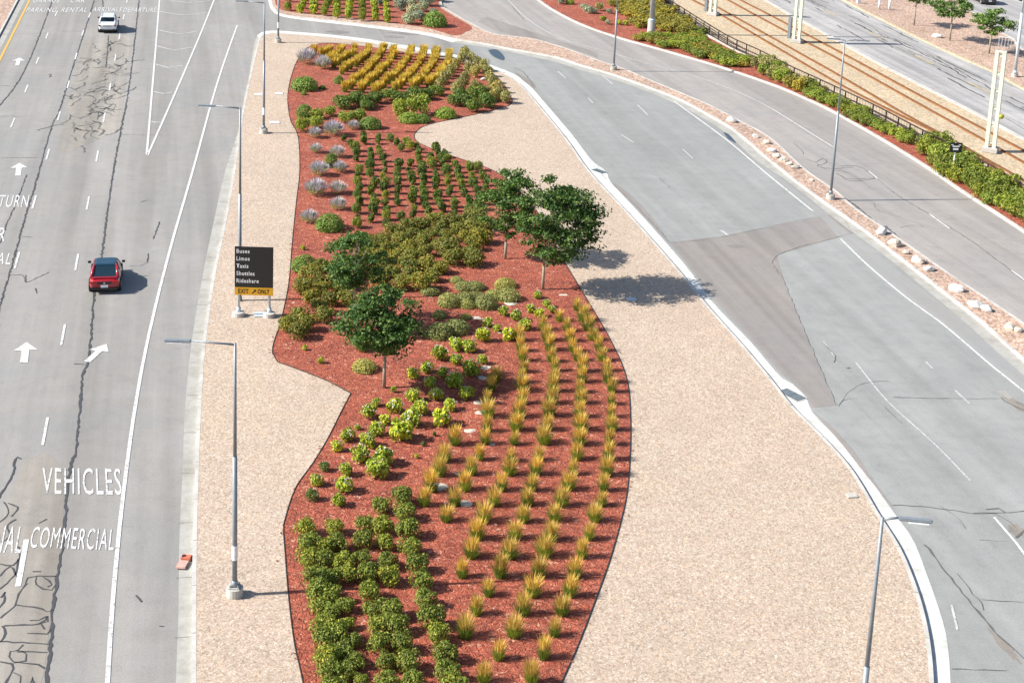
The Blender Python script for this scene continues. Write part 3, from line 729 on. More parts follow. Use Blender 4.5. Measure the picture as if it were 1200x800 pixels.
lamp((1189, 90), None, 'pale blue pole beside the street trees at the right edge', [(-1, 0, 2)], H=12, mat='lightpole', z0=.12, r=.14, boxlab=False)
# high mast with tall footing
b = W(763, 40, ZI); e = empty('light_mast', b); tag(e, 'thick pale mast on tall concrete pedestal standing in the yellow green planting', 'mast')
bm = nb(); cyl(bm, (0, 0, -.1), (0, 0, 1.5), .46, .44, 20); obj('pedestal', bm, M['kerb'], e, False)
bm = nb(); cyl(bm, (0, 0, 1.5), (0, 0, 1.75), .42, .36, 16); cyl(bm, (0, 0, 1.75), (0, 0, 22), .3, .14, 16); obj('pole', bm, M['lightpole'], e, True)
# ------------------------------------------------------------------ vehicle sign
a, b = W(279.5, 370, ZI), W(315.5, 371, ZI)
mid = (a+b)/2; rz = math.atan2((b-a).y, (b-a).x); hw = (b-a).length/2
e = empty('vehicle_sign', mid, rz)
tag(e, 'black sign listing vehicle types with yellow exit strip, standing in gravel', 'sign')
ztop = solve_h(mid, 289); zbot = solve_h(mid, 345.5); SW = 44.5/ppm(mid); zy = zbot+.165*(ztop-zbot)
for s in (-1, 1):
    bm = nb(); cyl(bm, (s*hw, 0, -.1), (s*hw, 0, .25), .36, .34, 18); f = obj('footing', bm, M['kerb'], e)
    bm = nb(); cyl(bm, (s*hw, .06, .2), (s*hw, .06, ztop-.1), .07, .07, 10); cyl(bm, (s*hw, .06, .2), (s*hw, .06, .5), .13, .12, 10); obj('post', bm, M['lightpole'], e, True)
bm = nb(); box(bm, (0, -.04, (ztop+zy)/2), (SW, .06, ztop-zy), 0, .01); pn = obj('panel', bm, M['signblack'], e)
bm = nb(); box(bm, (0, -.04, (zy+zbot)/2-.004), (SW, .06, zy-zbot-.008), 0, .01); ys = obj('exit_strip', bm, M['signyellow'], e)
def sign_text(s, xl, zb, h, mat, parent, bold=.03, wmax=None):
    me = textmesh(s, bold)
    xs = [v.co.x for v in me.vertices]; sc = h/.72
    x0 = min(xs); wd = (max(xs)-x0)*sc; k = (wmax/wd if wmax else 1)
    for v in me.vertices: v.co = (xl+(v.co.x-x0)*sc*k, -.074, zb+v.co.y*sc)
    return obj('lettering', me, M[mat], parent)
hh = (ztop-zy)
for i, (s, wd) in enumerate((('Buses', .34), ('Limos', .34), ('Taxis', .31), ('Shuttles', .47), ('Rideshare', .58))):
    sign_text(s, -SW/2+.1, ztop-hh*(.155+.183*i), hh*.1, 'signwhite', pn, .018, SW*wd)
sign_text('EXIT', -SW/2+.2, zbot+.12, .26, 'signblack', ys, .03, SW*.27)
sign_text('ONLY', SW/2-.2-SW*.31, zbot+.12, .26, 'signblack', ys, .03, SW*.31)
bm = nb(); A = Vector((-.1, -.074, zbot+.1)); B_ = Vector((.13, -.074, zbot+.36)); d = (B_-A).normalized(); n = Vector((d.z, 0, -d.x))
bm.faces.new([bm.verts.new(p) for p in (A-n*.03, A+n*.03, B_-d*.12+n*.03, B_-d*.12-n*.03)])
bm.faces.new([bm.verts.new(p+Vector((0, -.001, 0))) for p in (B_-d*.14-n*.09, B_-d*.14+n*.09, B_)])
obj('arrow', bm, M['signblack'], ys)
# small black plate sign on verge
p = W(1116, 207, ZI); e = empty('small_sign', p); tag(e, 'small black plate sign on white post among the verge shrubs', 'sign')
H = solve_h(p, 167); bm = nb(); cyl(bm, (0, 0, 0), (0, 0, H), .06, .05, 10); obj('post', bm, M['signwhite'], e, True)
bm = nb(); box(bm, (.02, -.08, H-.4), (.95, .05, .8), 0, .02); pl = obj('plate', bm, M['signblack'], e)
bm = nb()
box(bm, (0, -.112, H-.3), (.55, .008, .1)); box(bm, (0, -.112, H-.52), (.42, .008, .16)); box(bm, (-.3, -.112, H-.18), (.18, .008, .07)); box(bm, (.3, -.112, H-.18), (.18, .008, .07))
obj('symbol', bm, M['signwhite'], pl)
# ------------------------------------------------------------------ railway
def track(l1, l2, label):
    a = CV(l1, .1, 1.5); e = empty('railway_track', a[len(a)//2]); tag(e, label, 'railway track', 'railway tracks')
    o = e.location
    for l in (l1, l2):
        pts = [p-o for p in CV(l, .1, 1.5)]
        bm = nb(); sweep(bm, pts, -.11, .11, -.02, .09); bmesh.ops.recalc_face_normals(bm, faces=bm.faces); r = obj('rail', bm, M['rust'], e)
        bm = nb(); ribbon(bm, pts, .5, .006, .02, .2); obj('rust_stain', bm, M['ruststain'], r)
track([(800, -38), (867, 0), (900, 17), (987, 63), (1070, 108), (1155, 153), (1200, 177), (1300, 232), (1420, 300)], [(790, -33), (852, 0), (900, 26), (985, 71), (1066, 116), (1152, 164), (1200, 191), (1300, 248), (1420, 316)], 'rusty track nearer the far street, second from the fence')
track([(760, -37), (825, 0), (900, 42), (982, 88), (1060, 134), (1117, 165), (1152, 185), (1200, 212), (1300, 270), (1420, 340)], [(750, -34), (811, 0), (840, 15), (900, 50), (982, 98), (1050, 133), (1085, 150), (1122, 170), (1155, 189), (1200, 222), (1300, 286), (1420, 360)], 'rusty track running close beside the black fence')
bm = nb()
for (x, y) in [(1012, 78), (1025, 85), (1040, 93)]: pass
# fence
FT = [(740, -15), (770, 6), (787, 14), (815, 32), (852, 55), (890, 73), (924, 91), (960, 108), (1022, 138), (1072, 165), (1117, 188), (1170, 218), (1200, 237), (1300, 300), (1400, 365)]
ft = CV(FT, .1, 1.0); e = empty('rail_fence', ft[len(ft)//3]); tag(e, 'black and brown metal railing with posts between the shrubs and the rail tracks', 'fence'); o = e.location
pts = [p-o for p in ft]
for z in (.22, .62, 1.2):
    bm = nb(); sweep(bm, pts, -.05, .05, z, z+.09); bmesh.ops.recalc_face_normals(bm, faces=bm.faces); obj('rail', bm, M['fencem'], e)
acc = 0; last = None
for i, p in enumerate(pts):
    if last is None or (p-last).length > 2.1:
        bm = nb(); box(bm, (p.x, p.y, .64), (.11, .11, 1.32), 0, .01); obj('post', bm, M['blackm'], e); last = p
# mesh infill: thin pickets
bm = nb(); pts2 = [p-o for p in CV(FT, .1, .25)]
for p in pts2[::2]: box(bm, (p.x, p.y, .72), (.018, .018, 1.0))
for z in (.24, 1.2): sweep(bm, pts2, -.008, .008, z-.02, z)
obj('mesh_panel', bm, M['fencem'], e)
# catenary masts
def mast(px, H, label, boxed=False):
    b = W(px[0], px[1], .1); e = empty('catenary_mast', b, R(-25)); tag(e, label, 'mast', 'cream overhead line masts')
    bm = nb(); box(bm, (0, 0, .2), (1.3, 1.1, .4), 0, .04); obj('footing', bm, M['kerb'], e)
    for s in (-1, 1):
        bm = nb(); box(bm, (s*.3, 0, H/2+.3), (.32, .4, H), 0, .02); obj('chord', bm, M['mast'], e)
    bm = nb(); z = .8
    while z < H: box(bm, (0, 0, z), (.44, .28, .1)); z += 1.5
    obj('battens', bm, M['mast'], e)
    bm = nb(); box(bm, (0, 0, H+.34), (.92, .44, .12), 0, .02); obj('cap', bm, M['mast'], e)
    if boxed:
        bm = nb(); box(bm, (-.85, 0, 1.6), (.35, .5, 2.4), 0, .02); obj('cabinet', bm, M['galv'], e)
    return e
m1 = W(1160, 178, .1)
mast((1160, 178), solve_h(m1, 60)-.4, 'cream double column mast beside the tracks at the right, full height in view')
bm = nb(); bmesh.ops.create_uvsphere(bm, u_segments=10, v_segments=8, radius=.22)
bmesh.ops.translate(bm, verts=bm.verts, vec=(.62, -.1, 3.2)); mm = [o for o in C.objects if o.name == 'catenary_mast'][0]
obj('signal_lamp', bm, plain('olive_lamp', (.3, .3, .02)), mm, True)
mast((933, 50), 9, 'cream double column mast with a grey cabinet, cut off by the top edge', True)
mast((835, 18), 9, 'farthest cream mast, only its lower part in view beside the tracks', True)
# equipment box at the top of the fence, bollards, barrier
p = W(780, 7, .15); e = empty('equipment_cabinet', p, R(-20)); tag(e, 'dark cabinets at the end of the railing by the yellow planting', 'cabinet')
bm = nb(); box(bm, (0, 0, .5), (.9, .7, 1.0), 0, .03); obj('body', bm, M['blackm'], e); bm = nb(); box(bm, (.7, .1, .4), (.45, .5, .8), 0, .03); obj('side_box', bm, M['galv'], e)
for k, (x, y) in enumerate([(1030, 11), (1042, 12)]):
    p = W(x, y, .12); e = empty('bollard', p); tag(e, ['white bollard at the kerb top, left of the pair', 'white bollard at the kerb top, right of the pair'][k], 'bollard', 'white bollards')
    bm = nb(); cyl(bm, (0, 0, 0), (0, 0, 1.6), .14, .14, 12); obj('post', bm, M['signwhite'], e, True); bm = nb(); cyl(bm, (0, 0, 1.6), (0, 0, 1.7), .15, .08, 12); obj('cap', bm, M['lightpole'], e, True)
p = W(1006, 4, .12); e = empty('utility_box', p); tag(e, 'small white utility box at the top edge beside the far street', 'box')
bm = nb(); box(bm, (0, 0, .3), (.5, .4, .6), .3, .03); obj('body', bm, M['signwhite'], e); bm = nb(); box(bm, (.1, 0, .64), (.6, .5, .08), .3, .02); obj('lid', bm, M['galv'], e)
a, b = W(1170, 55, .1), W(1188, 58, .1); e = empty('low_railing', a); tag(e, 'pale low railing behind the rightmost street tree', 'railing')
d = b-a
for k in range(6):
    q = d*(k/5); bm = nb(); cyl(bm, q, q+Vector((0, 0, 1.2)), .03, .03, 6); obj('bar', bm, M['lightpole'], e)
bm = nb(); cyl(bm, (0, 0, 1.2), d+Vector((0, 0, 1.2)), .035, .035, 6); obj('top_rail', bm, M['lightpole'], e)
# ------------------------------------------------------------------ rocks
def rock(px, s, label, white=False, z=ZI, flat=.55, seed=None, group='rocks along the gravel strip'):
    r = random.Random(px[0]*13+px[1]); bm = nb(); bmesh.ops.create_icosphere(bm, subdivisions=2, radius=.5)
    ax = [Vector((r.gauss(0, 1), r.gauss(0, 1), r.gauss(0, 1))).normalized() for _ in range(7)]
    for v in bm.verts:
        for a_ in ax:
            k = v.co.dot(a_)
            if k > .34: v.co -= a_*(k-.34)
        v.co *= 1+r.uniform(-.05, .05)
        v.co.x *= s*1.3; v.co.y *= s; v.co.z *= s*flat*1.4
    bmesh.ops.rotate(bm, verts=bm.verts, cent=(0, 0, 0), matrix=Matrix.Rotation(r.uniform(-1, 1), 3, 'Z'))
    o = obj('rock', bm, M['rockw' if white else 'rockm']); o.location = W(px[0], px[1], z)+Vector((0, 0, s*flat*.35))
    return tag(o, label, 'rock', group)
RK_ = [((857, 143), 1.0, 'pale rock alone on the strip, first from the upper end', 1), ((885, 161), .6, 'small pale rock, second along the strip from its upper end', 1), ((899, 168), .7, 'brown rock just below the second pale rock of the strip', 0),
       ((904, 178), .8, 'white rock, uppermost of the pile left of the double lamp post', 1), ((910, 184), .8, 'brown rock in the middle of the upper rock pile', 0), ((918, 189), .9, 'large brown rock in the lower half of the upper pile', 0), ((925, 193), .6, 'dark brown rock wedged in the upper pile', 0), ((932, 197), .7, 'last rock of the upper pile, nearest the double lamp post', 0), ((951, 212), .4, 'small lone stone between the pile and the double lamp post', 0),
       ((1033, 274), 1.0, 'white rock, first of the line below the double lamp post', 1), ((1048, 288), 1.0, 'tan rock with dark shadow, second below the double lamp post', 0), ((1062, 297), .6, 'low tan rock, third below the double lamp post', 0), ((1075, 307), 1.0, 'broad tan rock, fourth below the double lamp post', 0), ((1089, 317), .8, 'white slanting rock, fifth below the double lamp post', 1),
       ((1120, 340), 1.0, 'grey white rock alone, midway between the rock groups', 1), ((1143, 360), 1.1, 'largest white rock of the pair on the strip', 1), ((1156, 364), .8, 'grey rock touching the largest white rock', 1), ((1184, 385), .8, 'tan rock near the right edge of frame', 0), ((1193, 388), .6, 'dark grey rock at the right edge of frame', 0)]
for px, s, lab, wh in RK_: rock(px, s*.85, lab, bool(wh))
for px, s, lab in [((382, 336), .7, 'white rock among olive shrubs near the left bed edge'), ((344, 355), .5, 'small white stone at bed edge where the sign shadow falls'), ((405, 375), .35, 'small pinkish stone right of the lower left olive shrubs'),
                   ((569, 431), .9, 'flat pale slab right of the flowering shrubs, topmost of the slabs'), ((565, 443), .9, 'flat pale slab, second from the top between shrubs and grasses'), ((560, 472), .9, 'flat pale slab, third from the top between shrubs and grasses'), ((563, 484), .9, 'flat pale slab, fourth from the top beside the short grass row'), ((551, 505), .9, 'flat pale slab, fifth from the top beside the grasses'),
                   ((576, 521), .6, 'flat pale stone between two short grass rows'), ((537, 556), .6, 'whitish stone between lower short grass rows'), ((513, 571), 1.3, 'largest white slab beside the lower end of the short row'), ((546, 591), 1.0, 'white slab below the largest slab between the grasses'), ((559, 373), .9, 'white flat slab below the sage green cushions'), ((598, 356), 1.3, 'long pale slab right below the sage green cushions'), ((660, 346), .8, 'pale flat slab just right of the large tree trunk'), ((586, 390), .6, 'pale flat stone among the upper lime shrubs')]:
    rock(px, s*.6, lab, False, ZB-.03, .12, group='pale stones in the mulch bed')
rock((1098, 44), 1.0, 'single pale rock on the pink verge left of the street trees', True, .12, group='rocks on the verge')
rock((566, 94), .5, 'pale stone among the pale yellow shrubs at the bed tip', True, ZB, .5, group='pale stones in the mulch bed')
# ------------------------------------------------------------------ plant meshes
def leafquad(vs, fsx, p, nrm, size, asp=.6, rnd=random):
    u = nrm.orthogonal().normalized(); u.rotate(Matrix.Rotation(rnd.uniform(0, 6.28), 3, nrm)); v = nrm.cross(u)
    a, b = size*.5, size*.5*asp; i = len(vs)
    vs += [p-u*a, p-v*b-u*a*.1+nrm*b*.3, p+u*a, p+v*b-u*a*.1+nrm*b*.3]; fsx.append((i, i+1, i+2, i+3))
def mk(name, vs, fsx, mat):
    me = bpy.data.meshes.new(name); me.from_pydata([tuple(v) for v in vs], [], fsx); me.update(); me.materials.append(mat); return me
def shrubmesh(name, mat, n, size, seed, lob=6, spread=.55, dome=False, asp=.6, clump=.0):
    """unit shrub: radius ~1 in x/y, height 0..1; many leaves through several lobes"""
    r = random.Random(seed); vs, f = [], []
    L = []
    for k in range(lob):
        a = 6.283*k/lob+r.uniform(-.4, .4); q = r.uniform(.25, spread)
        L.append((Vector((math.cos(a)*q, math.sin(a)*q, r.uniform(.38, .62))), r.uniform(.34, .5)))
    L.append((Vector((0, 0, .55)), .5))
    if dome: L = [(Vector((0, 0, .22)), 1.0)]
    for i in range(n):
        c, rad = r.choice(L)
        d = Vector((r.gauss(0, 1), r.gauss(0, 1), r.gauss(0, 1)+.35)).normalized()
        k = rad*(r.uniform(.45, 1)**.45)
        if dome: p = Vector((d.x*k, d.y*k, c.z+d.z*k*.74))
        else: p = c+Vector((d.x*k, d.y*k, d.z*k*.95))
        if p.z < .02: p.z = r.uniform(.02, .2)
        nn = (d+Vector((r.gauss(0, .5), r.gauss(0, .5), r.gauss(0, .5)+.3))).normalized()
        leafquad(vs, f, p, nn, size*r.uniform(.65, 1.3), asp, r)
    return mk(name, vs, f, mat)
def bladeclump(name, mat, n, h, r0, spread, wd, seed, lean=.0, z0=0, curve=.25, tip=1.0, head=None):
    r = random.Random(seed); vs, f = [], []
    for i in range(n):
        a = r.uniform(0, 6.283); q = r0*math.sqrt(r.random()); d = Vector((math.cos(a), math.sin(a), 0))
        p0 = d*q; H = h*r.uniform(.75, 1.08); out = spread*(q/r0*.8+.2)*r.uniform(.6, 1.2)
        u = Vector((-d.y, d.x, 0)); u.rotate(Matrix.Rotation(r.uniform(-1, 1), 3, 'Z'))
        seg = 3; prev = None
        for k in range(seg+1):
            t = k/seg; c = p0+d*(out*(t**(1+curve*3)))+Vector((lean*t*t, 0, z0*0+H*(t-.12*curve*t*t*4*(out))))
            if z0: c.z = z0+(H-z0)*t
            if head: ww = wd*(.35 if k == 0 else 1.0 if k < seg else .2)
            else: ww = wd*(1-t*.85)
            q1 = len(vs); vs += [c-u*ww/2, c+u*ww/2]
            if prev is not None: f.append((prev, prev+1, q1+1, q1))
            prev = q1
    return mk(name, vs, f, mat)
VAR = {}
def variants(key, fn, k=4): VAR[key] = [fn(s) for s in range(k)]
variants('privet', lambda s: shrubmesh('foliage', M['l_privet'], 1300, .155, 10+s, 8, .62), 5)
variants('row', lambda s: shrubmesh('foliage', M['l_row'], 300, .36, 20+s, 4, .4), 4)
variants('olive', lambda s: shrubmesh('foliage', M['l_olive'], 1300, .15, 30+s, 8, .6), 5)
variants('dark', lambda s: shrubmesh('foliage', M['l_dark'], 1300, .15, 40+s, 8, .6), 4)
variants('lime', lambda s: shrubmesh('foliage', M['l_lime'], 420, .3, 50+s, 7, .58), 4)
variants('fine', lambda s: shrubmesh('foliage', M['l_fine'], 1500, .17, 60+s, 8, .55, True, .5), 3)
variants('cush', lambda s: shrubmesh('foliage', M['l_cush'], 1600, .16, 70+s, 8, .55, True, .5), 3)
variants('pale', lambda s: shrubmesh('foliage', M['l_pale'], 620, .22, 80+s, 7, .55, False, .5), 4)
variants('sage', lambda s: shrubmesh('foliage', M['l_sage'], 600, .22, 90+s, 7, .6, False, .6), 3)
variants('mead', lambda s: shrubmesh('foliage', M['l_mead'], 620, .24, 95+s, 8, .65, False, .5), 3)
variants('bright', lambda s: shrubmesh('foliage', M['l_bright'], 800, .2, 170+s, 8, .6, False, .5), 3)
variants('lavleaf', lambda s: shrubmesh('foliage', M['l_fine'], 260, .25, 110+s, 5, .4, False, .25), 2)
def petals(s):
    r = random.Random(200+s); vs, f = [], []
    for _ in range(8):
        a = r.uniform(0, 6.28); e_ = r.uniform(.2, 1.4); c = Vector((math.cos(a)*math.cos(e_)*.85, math.sin(a)*math.cos(e_)*.85, .55+.42*math.sin(e_)))
        for _ in range(4): leafquad(vs, f, c+Vector((r.gauss(0, .05), r.gauss(0, .05), r.gauss(0, .03))), Vector((r.gauss(0, .5), r.gauss(0, .5)-.3, 1)).normalized(), .13, .9, r)
    return mk('flowers', vs, f, M['petal'])
variants('petal', petals, 3)
variants('blade', lambda s: bladeclump('blades', M['g_blade'], 300, .58, .22, .34, .02, 120+s), 4)
variants('plume', lambda s: bladeclump('plumes', M['g_plume'], 110+s*9, .98, .22, .18+.04*(s % 3), .018, 130+s, z0=.4, head=True), 7)
variants('plume2', lambda s: bladeclump('plumes', M['g_plume2'], 130, 1.05, .32, .2, .06, 140+s, z0=.4, head=True), 3)
def lavmesh(s):
    r = random.Random(150+s); vs, f = [], []
    for _ in range(300):
        a = r.uniform(0, 6.283); q = math.sqrt(r.random()); d = Vector((math.cos(a)*q, math.sin(a)*q, 0))
        top = Vector((d.x*1.0, d.y*1.0, (1-.45*q*q)*r.uniform(.72, 1.0))); bot = Vector((d.x*.62, d.y*.62, top.z*.5))
        u = Vector((-math.sin(a+r.uniform(-1, 1)), math.cos(a), 0)).normalized()*.028; m_ = bot.lerp(top, .6); i = len(vs)
        vs += [bot-u*.3, bot+u*.3, m_+u, top, m_-u]; f.append((i, i+1, i+2, i+3, i+4))
    return mk('flower_spikes', vs, f, M['lav'])
variants('lavspike', lavmesh, 3)
rp = random.Random(99)
def place_leaf(kind, p, w_, h_, name, label, cat, group):
    """single-mesh shrub"""
    o = bpy.data.objects.new(name, rp.choice(VAR[kind])); C.objects.link(o); o.location = p
    o.scale = (w_/2, w_/2*rp.uniform(.9, 1.1), h_); o.rotation_euler.z = rp.uniform(0, 6.28)
    return tag(o, label, cat, group)
def cpos(px, h, z=ZB):
    q = W(px[0], px[1], z+h*.5); return Vector((q.x, q.y, z))
# --- golden grasses
def grass(p, s, label, group, pl='plume', fat=1.0):
    e = empty('grass_clump', p, rp.uniform(0, 6.28)); f_ = fat*rp.uniform(.85, 1.2); e.scale = (s*f_, s*f_, s*rp.uniform(.88, 1.08)); e.rotation_euler.x = rp.gauss(0, .06); e.rotation_euler.y = rp.gauss(0, .06)
    tag(e, label, 'ornamental grass', group)
    for k, nm in (('blade', 'blades'), (pl, 'plumes')):
        o = bpy.data.objects.new(nm, rp.choice(VAR[k])); C.objects.link(o); o.parent = e
def xat(row, y):
    for (x0, y0), (x1, y1) in zip(row, row[1:]):
        if y0 <= y <= y1: return x0+(x1-x0)*(y-y0)/(y1-y0)
    return row[-1][0] if y > row[-1][1] else row[0][0]
YS = [364, 376, 387, 399, 411, 423, 435, 447, 459, 473, 488, 504, 520, 539, 556, 574, 592, 610, 631, 652, 675, 697, 720, 745, 772, 799, 828, 860]
ROWS = {
 'rightmost long': ([(676, 364), (689, 387), (696, 400), (702, 411), (711, 436), (716, 466), (716, 510), (712, 546), (706, 585), (692, 622), (684, 645), (667, 692), (653, 740), (637, 770), (622, 799), (590, 860)], 364, 870),
 'second long': ([(654, 372), (664, 387), (671, 408), (677, 422), (684, 440), (681, 464), (680, 500), (676, 535), (672, 560), (661, 585), (647, 622), (641, 645), (624, 696), (602, 745), (584, 772), (566, 799), (530, 860)], 375, 870),
 'third long': ([(634, 385), (641, 402), (647, 420), (650, 445), (646, 479), (640, 512), (631, 545), (621, 586), (605, 629), (586, 674), (559, 717), (546, 745)], 385, 750),
 'fourth long': ([(608, 406), (612, 430), (612, 460), (607, 497), (601, 528), (597, 555), (587, 574), (567, 612), (550, 655), (540, 676)], 399, 680),
 'fifth short': ([(580, 447), (577, 460), (573, 472), (571, 507), (564, 541), (552, 557), (544, 577), (531, 595), (521, 616)], 447, 617),
 'sixth shortest': ([(537, 504), (535, 516), (527, 529), (519, 544), (511, 565), (496, 588)], 510, 595)}
for nm, (row, y0, y1) in ROWS.items():
    ys = [y for y in YS if y0 <= y <= y1]
    for i, y in enumerate(ys):
        if y > 805: continue
        p = W(xat(row, y)+rp.uniform(-1.5, 1.5), y+rp.uniform(-1, 1), ZB)
        grass(p, rp.choice((.78, .88, .92, .92, 1.02)), 'golden grass, %s from the top of the %s row%s' % (ordn(i+1), nm, '' if nm[0] == 'r' else ' from the right'), 'golden grasses in long lower rows', fat=1.0)
HR = [((275, 222), (275, 222), 1), ((345, 220), (312, 242), 3), ((402, 222), (345, 266), 5), ((465, 218), (460, 236), 2), ((440, 248), (370, 286), 5), ((530, 222), (400, 316), 10), ((595, 218), (418, 400), 14), ((655, 222), (492, 400), 14), ((730, 222), (566, 410), 14), ((790, 226), (652, 400), 13), ((845, 236), (732, 392), 12), ((908, 242), (812, 380), 11)]
hn = ['single clump at the left end', 'second diagonal row from the left', 'third diagonal row from the left', 'tiny pair between the diagonal rows', 'short stub row under the tiny pair', 'first full diagonal row', 'second full diagonal row', 'third full diagonal row', 'fourth full diagonal row', 'fifth full diagonal row', 'sixth full diagonal row', 'rightmost full diagonal row']
for j, (a, b, n) in enumerate(HR):
    A = cpos((300+a[0]/4, a[1]/4+1.5), 1.1); B = cpos((300+b[0]/4, b[1]/4+1.5), 1.1)
    for i in range(n):
        t = i/max(1, n-1); bend = math.sin(t*math.pi)*.5 if n > 9 else 0
        p = A.lerp(B, t)+Vector((bend+rp.uniform(-.1, .1), rp.uniform(-.15, .15), 0))
        grass(p, rp.uniform(.92, 1.08), 'deep gold grass, %s' % hn[j] if n == 1 else 'deep gold grass, %s from the road in the %s' % (ordn(i+1), hn[j]), 'deep gold grasses in diagonal rows', 'plume2', .92)
# --- rows of small deep green shrubs
COLS = [[(402, 161), (415, 171), (419, 181), (420, 194), (421, 215), (420, 232), (419, 249), (417, 261), (415, 272)],
 [(425, 158), (427, 168), (432, 178), (436, 210), (436, 236), (436, 260)],
 [(442, 159), (442, 169), (446, 179), (449, 190), (450, 203), (450, 216), (452, 232), (452, 246), (452, 262)],
 [(457, 161), (466, 169), (471, 175)], [(464, 186), (465, 207), (466, 229), (469, 250), (470, 262)],
 [(477, 166), (484, 173)], [(479, 190), (484, 217), (485, 236), (485, 252)],
 [(490, 170), (490, 184), (494, 194), (496, 207), (496, 220), (500, 235), (502, 250)],
 [(504, 184), (507, 195), (510, 210), (512, 222), (515, 235), (519, 255)],
 [(510, 174), (515, 181), (521, 191), (524, 205), (527, 217), (529, 229), (536, 254)],
 [(522, 180), (531, 190), (537, 200), (540, 210), (544, 221), (547, 232), (552, 250)],
 [(549, 193), (554, 206), (556, 220), (561, 231), (564, 244)], [(562, 195), (566, 205), (570, 217), (575, 228)]]
for j, c in enumerate(COLS):
    pts = [cpos(q, .7) for q in c]; L = cr(pts, .3); tot = sum((L[k+1]-L[k]).length for k in range(len(L)-1)); gap = 1.6 if j < 7 else 1.3
    acc = 0; nxt = 0; idx = 0
    for k in range(len(L)-1):
        acc += (L[k+1]-L[k]).length
        if acc >= nxt:
            nxt += gap*rp.uniform(.9, 1.1); idx += 1
            if rp.random() < .06: continue
            s = rp.uniform(.8, 1.12)
            s *= rp.choice((1, 1, 1, .75, .9, 1.15)); place_leaf(rp.choice(('row', 'row', 'dark', 'privet')), L[k]+Vector((rp.uniform(-.15, .15), 0, 0)), .82*s, .72*s, 'small_shrub', 'small deep green shrub, %s from the top of column %s from the left' % (ordn(idx), ordn(j+1).replace('first', 'one')) if False else 'small deep green shrub, %s from top in the %s planted column from the left' % (ordn(idx), ordn(j+1)), 'shrub', 'small green shrubs in planted columns')
# --- fill helper for shrub masses
def inside(poly, x, y):
    c = False; j = len(poly)-1
    for i in range(len(poly)):
        xi, yi = poly[i]; xj, yj = poly[j]
        if (yi > y) != (yj > y) and x < (xj-xi)*(y-yi)/(yj-yi)+xi: c = not c
        j = i
    return c
def fill(poly, kind, gap, w_, h_, name, desc, where, group, z=ZB, skip=.08, cat='shrub', gy=1.25, lim=1205):
    g = [cpos(p, h_, z) for p in poly]
    x0, x1 = min(p.x for p in g), max(p.x for p in g); y0, y1 = min(p.y for p in g), max(p.y for p in g)
    gp = [(p.x, p.y) for p in g]; y = y1-gap*.3; tier = 0
    while y > y0:
        x = x0+(tier % 2)*gap*.5; row = []
        while x < x1:
            if inside(gp, x, y) and rp.random() > skip: row.append((x+rp.uniform(-.22, .22)*gap, y+rp.uniform(-.22, .22)*gap))
            x += gap
        row = [q for q in row if -30 < proj(Vector((q[0], q[1], z)))[0] < lim and -25 < proj(Vector((q[0], q[1], z)))[1] < 840]
        if row:
            tier += 1
            for i, (a, b) in enumerate(row):
                s = rp.uniform(.82, 1.18)
                k = kind if isinstance(kind, str) else rp.choice(kind)
                place_leaf(k, Vector((a, b, z)), w_*s, h_*s, name, '%s, %s from left in %s tier down %s' % (desc, ordn(i+1), ordn(tier), where), cat, group)
        y -= gap*gy
fill([(398, 300), (430, 276), (452, 268), (475, 262), (500, 256), (530, 258), (556, 250), (573, 258), (570, 272), (568, 290), (560, 302), (540, 310), (520, 322), (495, 330), (470, 335), (440, 330), (412, 318)], 'olive', 1.2, 1.65, .95, 'olive_shrub', 'olive yellow shrub', 'the central patch', 'olive shrubs in the central patch', skip=.05)
fill([(352, 318), (372, 308), (395, 300), (415, 330), (412, 355), (392, 368), (375, 380), (350, 392), (334, 388), (338, 370), (352, 350), (350, 330)], 'olive', 1.1, 1.4, .9, 'olive_shrub', 'olive green shrub', 'the left patch', 'olive shrubs by the left bed edge', skip=.12)
HED = [('outer column, left strip', 1.12, [(360, 618), (363, 636), (364, 655), (370, 674), (373, 693), (375, 712), (378, 731), (381, 749), (384, 768), (388, 787), (392, 806)]),
 ('inner column, left strip', 1.0, [(378, 638), (380, 657), (386, 678), (389, 698), (388, 716), (396, 742), (400, 762), (404, 784)]),
 ('third column, left strip', .98, [(391, 617), (395, 637), (400, 657), (404, 674)]),
 ('low column between strips', .72, [(406, 707), (408, 729), (414, 752), (418, 775), (425, 797)]),
 ('left column, wide strip', 1.0, [(424, 612), (423, 633), (426, 652), (431, 672), (433, 692), (437, 712), (441, 733), (446, 754), (450, 776), (455, 798)]),
 ('middle column, wide strip', 1.0, [(446, 593), (447, 613), (450, 634), (453, 655), (459, 674), (460, 712), (466, 733), (472, 754), (478, 777), (483, 799)]),
 ('right column, wide strip', 1.16, [(472, 579), (476, 599), (480, 619), (483, 640), (489, 660), (495, 680), (500, 701), (506, 722), (512, 744), (519, 765), (525, 786), (533, 806)])]
for nm, sz, pts in HED:
    for i, q in enumerate(pts):
        if rp.random() < .03: continue
        k = sz*rp.uniform(.82, 1.06); q = (q[0]+rp.uniform(-2.5, 2.5), q[1]+rp.uniform(-2, 2))
        place_leaf('privet', cpos(q, .72*k), 1.14*k, .78*k, 'hedge_shrub', 'glossy hedge shrub, %s from the top in the %s' % (ordn(i+1), nm), 'shrub', 'hedge shrubs in columns at the lower left of the bed')
fill([(528, 108), (548, 104), (574, 116), (580, 122), (560, 124), (536, 120), (520, 118)], 'dark', 1.5, 1.9, 1.3, 'green_shrub', 'rounded green shrub', 'the mass under the pale bushes', 'green shrubs near the bed tip', skip=0)
